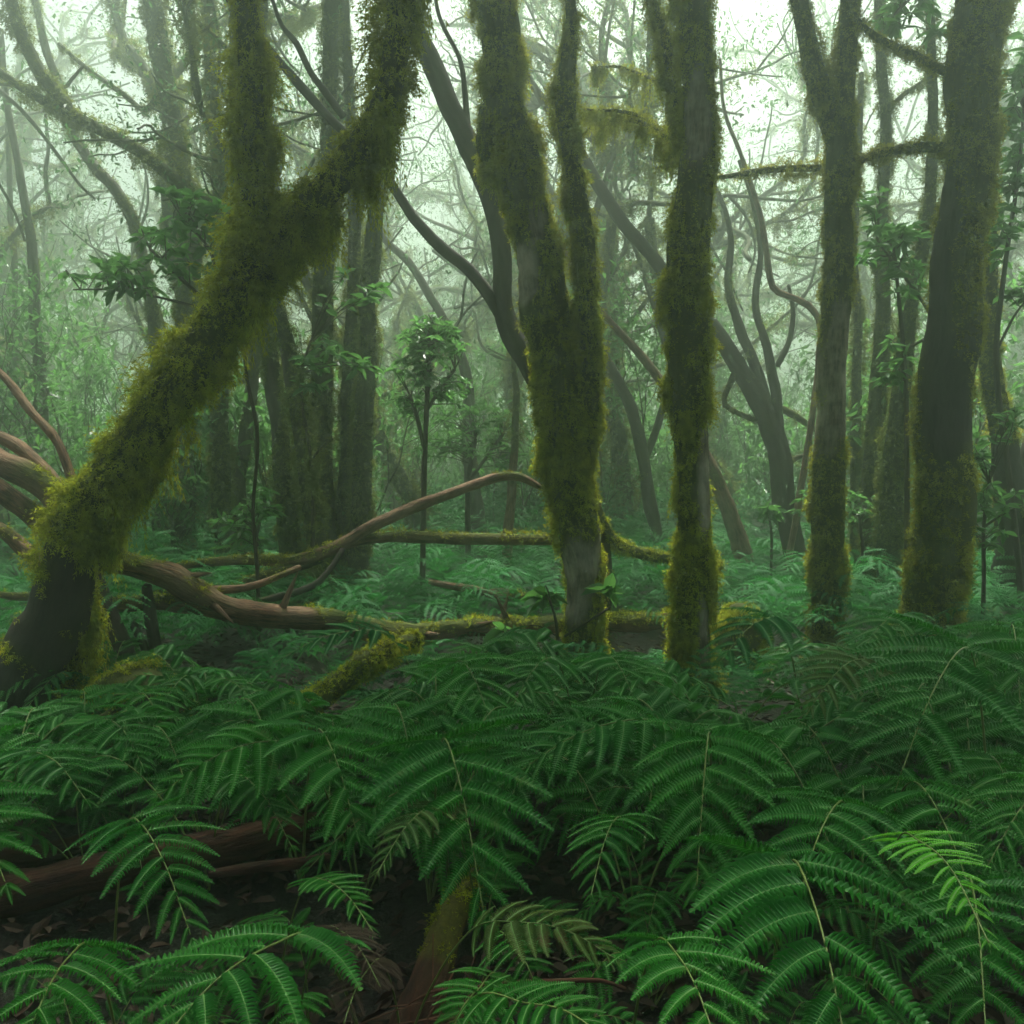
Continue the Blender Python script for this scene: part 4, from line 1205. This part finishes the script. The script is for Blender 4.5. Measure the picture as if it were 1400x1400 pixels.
# ================================================================== FERNS
def fern_limit(x, y):
    """how high a fern may stand here so that what the photograph shows behind it stays in view"""
    px, py = project(np.array([x, y, 0.3]))
    if px < 930 and y < 4.9 + 2.1 * max(0.0, min(1.0, (px - 140) / 780.0)):
        line = 888 if px > 120 else 960
    elif 930 <= px < 1175 and y < 6.6:
        line = 885
    elif px >= 1175 and y < 5.9:
        line = 838
    else:
        return 9.0
    return max(0.18, CAM_Z - (line - 620) / FPX * y - float(ground_z(x, y)))


# the big fronds one can point to: (label, apex pixel + depth, tip pixel + depth, longest leaflet in pixels, material, roll)
HERO = [
    ('large fern frond drooping towards the viewer left of centre, a yellow fleck at its top', (612, 1016, 2.65), (662, 1252, 2.15), 150, 'fern', 0.0),
    ('fern with long leaflets swept left, between the rotten log and central fronds', (440, 1000, 2.85), (488, 1140, 2.45), 128, 'fern', 0.1),
    ('fern frond arching sideways to the left above the rotten log', (362, 1014, 2.80), (212, 1092, 2.55), 86, 'fern', 0.35),
    ('fern frond hanging in front of the dark red rotten log', (190, 1124, 2.3), (264, 1288, 1.95), 104, 'fern', 0.0),
    ('fern frond entering from the left edge above the rotten log', (-75, 1040, 2.4), (10, 1215, 2.05), 135, 'fern', 0.0),
    ('small bright fern frond in the lower left corner', (95, 1308, 1.62), (20, 1470, 1.35), 135, 'fern', 0.0),
    ('broad glossy fern spreading along the bottom left edge', (374, 1292, 1.65), (200, 1450, 1.35), 190, 'fern', -0.1),
    ('symmetric fern frond below the upright trunk, its stalk nearly vertical', (968, 1008, 2.7), (952, 1222, 2.25), 118, 'fern', 0.0),
    ('wide fern frond laid sideways below the twin trunk', (872, 984, 2.9), (698, 1064, 2.75), 100, 'fern', 0.25),
    ('big arching fern frond in front of the stout dark tree', (1314, 888, 2.8), (1220, 1092, 2.35), 140, 'fern', 0.0),
    ('smaller feathery fern left of the big arching one', (1172, 902, 3.2), (1108, 968, 3.0), 76, 'fern_old', 0.1),
    ('fern frond on the right with a brown wilted joint', (1262, 1078, 2.3), (1350, 1292, 1.9), 128, 'fern', 0.0),
    ('fern frond directly above the largest one at lower right', (1142, 1102, 2.2), (1085, 1255, 1.85), 128, 'fern', 0.0),
    ('largest fern frond at lower right with a pale yellow stalk', (1096, 1192, 1.85), (1168, 1490, 1.38), 205, 'fern', 0.0),
    ('young yellow green fern frond, the brightest of all', (1256, 1150, 1.80), (1352, 1290, 1.42), 74, 'fern_young', 0.0),
    ('dark fern frond hanging below the yellow green one', (1330, 1215, 1.92), (1350, 1450, 1.5), 140, 'fern', 0.0),
    ('fern frond reaching in from the right edge on a pale stalk', (1430, 1075, 2.2), (1350, 1185, 2.0), 92, 'fern', -0.1),
    ('bright fern frond at the bottom middle beside the red stick', (718, 1372, 1.47), (835, 1425, 1.33), 88, 'fern', -0.1),
    ('bluish dark fern leaf at the bottom edge right of middle', (925, 1305, 1.58), (990, 1460, 1.33), 130, 'fern', 0.1),
    ('olive fern on an arched yellow stalk above the red stick', (715, 1262, 1.86), (842, 1312, 1.76), 78, 'fern_old', -0.2),
    ('brown dead frond hanging at the bottom beside the patched log', (470, 1276, 1.95), (520, 1350, 1.8), 58, 'fern_dead', 0.2),
    ('second brown dead frond lower down against the patched log', (500, 1330, 1.9), (470, 1400, 1.75), 54, 'fern_dead', 0.0),
    ('small dim fern above the brown dead fronds', (448, 1206, 2.15), (512, 1278, 1.98), 50, 'fern', 0.1),
    ('pale green fern clump between the upright and pale forked trunks', (1050, 845, 4.7), (985, 905, 4.4), 74, 'fern_far', 0.1),
    ('pale fern frond stretched left just under the long fallen trunk', (505, 862, 4.6), (372, 908, 4.35), 64, 'fern_far', 0.1),
    ('dark fern below the knotted end of the fallen trunk', (632, 905, 3.7), (672, 990, 3.35), 84, 'fern', 0.0),
    ('fern just left of the twin trunk foot', (748, 900, 3.8), (700, 968, 3.5), 80, 'fern', 0.0),
    ('fern between the twin trunk and upright trunk feet', (835, 898, 4.0), (868, 960, 3.7), 72, 'fern', 0.0),
    ('fern at the foot of the pale forked trunk', (1225, 842, 4.2), (1175, 896, 4.0), 74, 'fern', 0.1),
    ('fern below the shadowed trunk at the right edge', (1385, 856, 3.6), (1395, 965, 3.2), 104, 'fern', 0.0),
    ('dark fern under the thin sloping stick at the left', (45, 1028, 3.2), (118, 1095, 2.9), 96, 'fern', 0.0),
    ('fern below the right end of the big arching frond', (1362, 1040, 2.55), (1400, 1165, 2.2), 96, 'fern', 0.0),
    ('shaded fern under the mound of the propped stems', (150, 985, 3.5), (195, 1048, 3.2), 80, 'fern', 0.0),
    ('dim fern in the dark gap below the wide sideways frond', (838, 1125, 2.35), (808, 1225, 2.1), 74, 'fern', 0.0),
    ('dull fern in the gap left of the large central frond', (585, 1105, 2.4), (515, 1195, 2.15), 60, 'fern_old', 0.0),
    ('dark fern overlapping the red stick from below at the bottom middle', (655, 1352, 1.75), (610, 1430, 1.55), 70, 'fern', 0.1),
    ('small dark fern right of the patched log', (700, 1290, 2.0), (740, 1370, 1.8), 66, 'fern', 0.0),
    ('fern leaning over the rotten log end right of the hanging frond', (330, 1060, 2.9), (400, 1160, 2.6), 66, 'fern', 0.0),
]
# free frond shapes for the plants' other fronds and for the lesser ferns
PF = []
rgp = np.random.default_rng(90)
for k in range(8):
    L = 0.55 + 0.08 * k
    rc = arch(np.zeros(3), 0.0, L, L * rgp.uniform(0.42, 0.62), L * rgp.uniform(0.12, 0.35), rgp, 0.08)
    a, b = MB(), MB()
    frond_geo(a, b, rgp, rc, L * rgp.uniform(0.23, 0.28), 13, 18, 0.26, rgp.normal(0, 0.1), wl=0.18, droop=rgp.uniform(0.2, 0.4), missing=0.04)
    PF.append((a.mesh('frond', [M['fern'], M['vein']]), b.mesh('stalk', M['stalk']), L))

def clear_of(px, py, zones):
    return all(((px - a) / c) ** 2 + ((py - b) / d_) ** 2 > 1 for a, b, c, d_ in zones)


HOLLOWS = [(40, 1205, 130, 60), (150, 1285, 130, 50), (330, 1160, 115, 55), (350, 1215, 110, 55), (540, 1240, 85, 75), (560, 1350, 120, 80), (690, 1310, 70, 50), (1045, 955, 70, 45), (775, 1150, 60, 50), (470, 930, 60, 45)]


def frond_clear(base, az, L):
    for f, z in ((0.45, 0.9), (0.75, 0.85), (1.0, 0.5)):
        p = np.array([base[0] + f * L * math.cos(az), base[1] + f * L * math.sin(az), base[2] + z * 0.45 * L])
        if p[1] > 0.3 and not clear_of(*project(p), HOLLOWS):
            return False
    return True


rgh = np.random.default_rng(17)
for k, (label, A, Tp, Lpx, mt, roll) in enumerate(HERO):
    a, t = at(*A), at(*Tp)
    d = t - a
    d[2] = 0
    dl = np.linalg.norm(d)
    d = d / max(dl, 1e-6)
    B = a - d * (0.22 + 0.25 * a[2])
    B[2] = ground_z(B[0], B[1])
    h = a[2] - B[2]
    mid = 0.5 * (a + t) + np.array([0, 0, 0.09 * np.linalg.norm(t - a)])
    rach = np.array([B, B + (a - B) * np.array([0.25, 0.25, 0.5]), B + (a - B) * np.array([0.62, 0.62, 0.9]), a, mid, t])
    seg = np.linalg.norm(np.diff(catmull(rach, 0.02), axis=0), axis=1)
    allc = catmull(rach, 0.02)
    ia = np.argmin(np.linalg.norm(allc - a, axis=1))
    fa = seg[:ia].sum() / seg.sum()
    ob = thing('fern', B, label, 'fern', 'large ferns in the foreground')
    ml, mk = MB(), MB()
    rg = np.random.default_rng(600 + k)
    L0 = Lpx * mpp(A[2])
    young = mt == 'fern_young'
    npair = int(np.clip((1 - max(0.15, fa - 0.15)) * seg.sum() / (L0 * (0.2 if young else 0.27)), 8, 16))
    frond_geo(ml, mk, rg, rach, L0, npair, 24, max(0.15, fa - 0.15), roll + rg.normal(0, 0.12), droop=rg.uniform(0.16, 0.32), missing=0.03, wl=0.13 if young else rg.uniform(0.165, 0.2))
    fo = ml.build('frond', [M[mt], M['vein'] if mt != 'fern_dead' else M['fern_dead']], ob, B)
    so = mk.build('stalk', M['stalk'], fo, B)
    if mt in ('fern', 'fern_far') and A[2] > 2.0:
        az0 = math.atan2(d[1], d[0])
        for q in range(3):
            me, ms, L = PF[rgh.integers(len(PF))]
            az, sc_ = az0 + math.pi + rgh.uniform(-1.3, 1.3), min(1.0, 0.85 * h / (L * 0.5))
            if not frond_clear(B, az, L * sc_):
                continue
            f = put('frond', me, ob, (0, 0, 0.0), (0, 0, az), sc_)
            put('stalk', ms, f)


# ---- lesser ferns filling the floor near the viewer
near = []
tries = 0
while len(near) < 62 and tries < 9000:
    tries += 1
    y = rgh.uniform(1.75, 4.8)
    x = rgh.uniform(-1, 1) * (0.60 * y + 0.15)
    px, py = project(np.array([x, y, ground_z(x, y) + 0.15]))
    if not clear_of(px, py, HOLLOWS):
        continue
    if all((x - a) ** 2 + (y - b) ** 2 > 0.36 ** 2 for a, b in near):
        near.append((x, y))
for k, (x, y) in enumerate(near):
    low = y < 3.0
    px, py = project(np.array([x, y, 0.3]))
    if low:
        lab, grp = 'low dark green fern shaded beneath the big foreground fronds', 'low ferns under the big fronds'
    elif px < 700:
        lab, grp = 'dark fern between the big left fronds and the fallen trunk', 'ferns in front of the fallen trunk'
    else:
        lab, grp = 'dark fern between the big right fronds and the mossy trunk feet', 'ferns in front of the right trunks'
    t = thing('fern', (x, y, ground_z(x, y)), lab, 'fern', grp, rgh.uniform(0, 6.28))
    n = 5 if low else 6
    lim = fern_limit(x, y)
    for q in range(n):
        me, ms, L = PF[rgh.integers(len(PF))]
        s = (0.42 if low else 0.80) * rgh.uniform(0.75, 1.1) / (0.3 + 0.7 * L)
        s = min(s, lim / (0.58 * L))
        az = q * 6.28 / n + rgh.normal(0, 0.25)
        if not frond_clear((x, y, float(ground_z(x, y))), az + t.rotation_euler[2], L * s):
            continue
        f = put('frond', me, t, (0, 0, 0), (rgh.normal(0, 0.12), rgh.normal(0, 0.12), az), s)
        put('stalk', ms, f)


# ---- the fern floor behind: one mesh each
def fern_plant(seed, n, simple_nl, npairs, size):
    rg = np.random.default_rng(seed)
    a = MB()
    for q in range(n):
        L = size * rg.uniform(0.75, 1.1)
        rc = arch(np.zeros(3), q * 6.28 / n + rg.normal(0, 0.3), L, L * rg.uniform(0.45, 0.8), L * rg.uniform(0.1, 0.35), rg, 0.1)
        frond_geo(a, None, rg, rc, L * 0.26, npairs, simple_nl, 0.24, rg.normal(0, 0.15), vein=False, simple=True, droop=0.3)
    return a


MIDF = [fern_plant(700 + k, 7, 9, 13, 0.85).mesh('fern', [M['fern_far'], M['vein']]) for k in range(6)]
rgm = np.random.default_rng(33)
mids = []
tries = 0
while len(mids) < 232 and tries < 20000:
    tries += 1
    y = 4.8 + 8.0 * rgm.uniform() ** 0.8
    x = rgm.uniform(-1, 1) * (0.60 * y + 0.4)
    if all((x - a) ** 2 + (y - b) ** 2 > 0.42 ** 2 for a, b in mids):
        mids.append((x, y))
TOPZ = {}
for (x, y) in mids:
    px, py = project(np.array([x, y, 0.3]))
    row = 'near' if y < 7.2 else 'far'
    if px < 430:
        w, g = 'among the trunks at left', 'left'
    elif px < 780:
        w, g = 'in the central clearing', 'centre'
    elif px < 1120:
        w, g = 'around the upright trunk', 'upright trunk'
    else:
        w, g = 'around the stout dark trunk', 'stout trunk'
    lab = ('feathery fern of the floor level with the fallen trunk ' if row == 'near' else 'hazy feathery fern beyond the fallen trunk ') + w
    me = MIDF[rgm.integers(len(MIDF))]
    top = max(v.co.z for v in me.vertices) if me.name not in TOPZ else TOPZ[me.name]
    TOPZ[me.name] = top
    o = put('fern', me, None, (x, y, ground_z(x, y)), (0, 0, rgm.uniform(0, 6.28)), min(rgm.uniform(0.75, 1.15), fern_limit(x, y) / top))
    tag(o, lab, 'fern', row + ' floor ferns, ' + g)


def fern_carpet():
    rg = np.random.default_rng(8)
    protos = []
    for k in range(4):
        a = fern_plant(760 + k, 6, 4, 9, 1.0)
        protos.append((np.concatenate(a.v), np.concatenate([f for f, _, _ in a.f])))
    mb = MB()
    for k in range(420):
        y = 12.3 + 16 * rg.uniform() ** 1.2
        x = rg.uniform(-1, 1) * (0.60 * y + 0.5)
        V, F = protos[rg.integers(4)]
        c, s, q = *(lambda a: (math.cos(a), math.sin(a)))(rg.uniform(0, 6.28)), rg.uniform(0.8, 1.3)
        W = np.stack([V[:, 0] * c - V[:, 1] * s, V[:, 0] * s + V[:, 1] * c, V[:, 2]], 1) * q + np.array([x, y, float(ground_z(x, y))])
        mb.add(W, F, 0, False)
    tag(mb.build('fern_carpet', M['fern_far']), 'distant carpet of ferns fading into the fog', 'ferns', kind='stuff')


fern_carpet()
print('built in %.1f s, %d objects, %d faces' % (time.time() - T0, len(bpy.data.objects), sum(len(m.polygons) for m in bpy.data.meshes)))
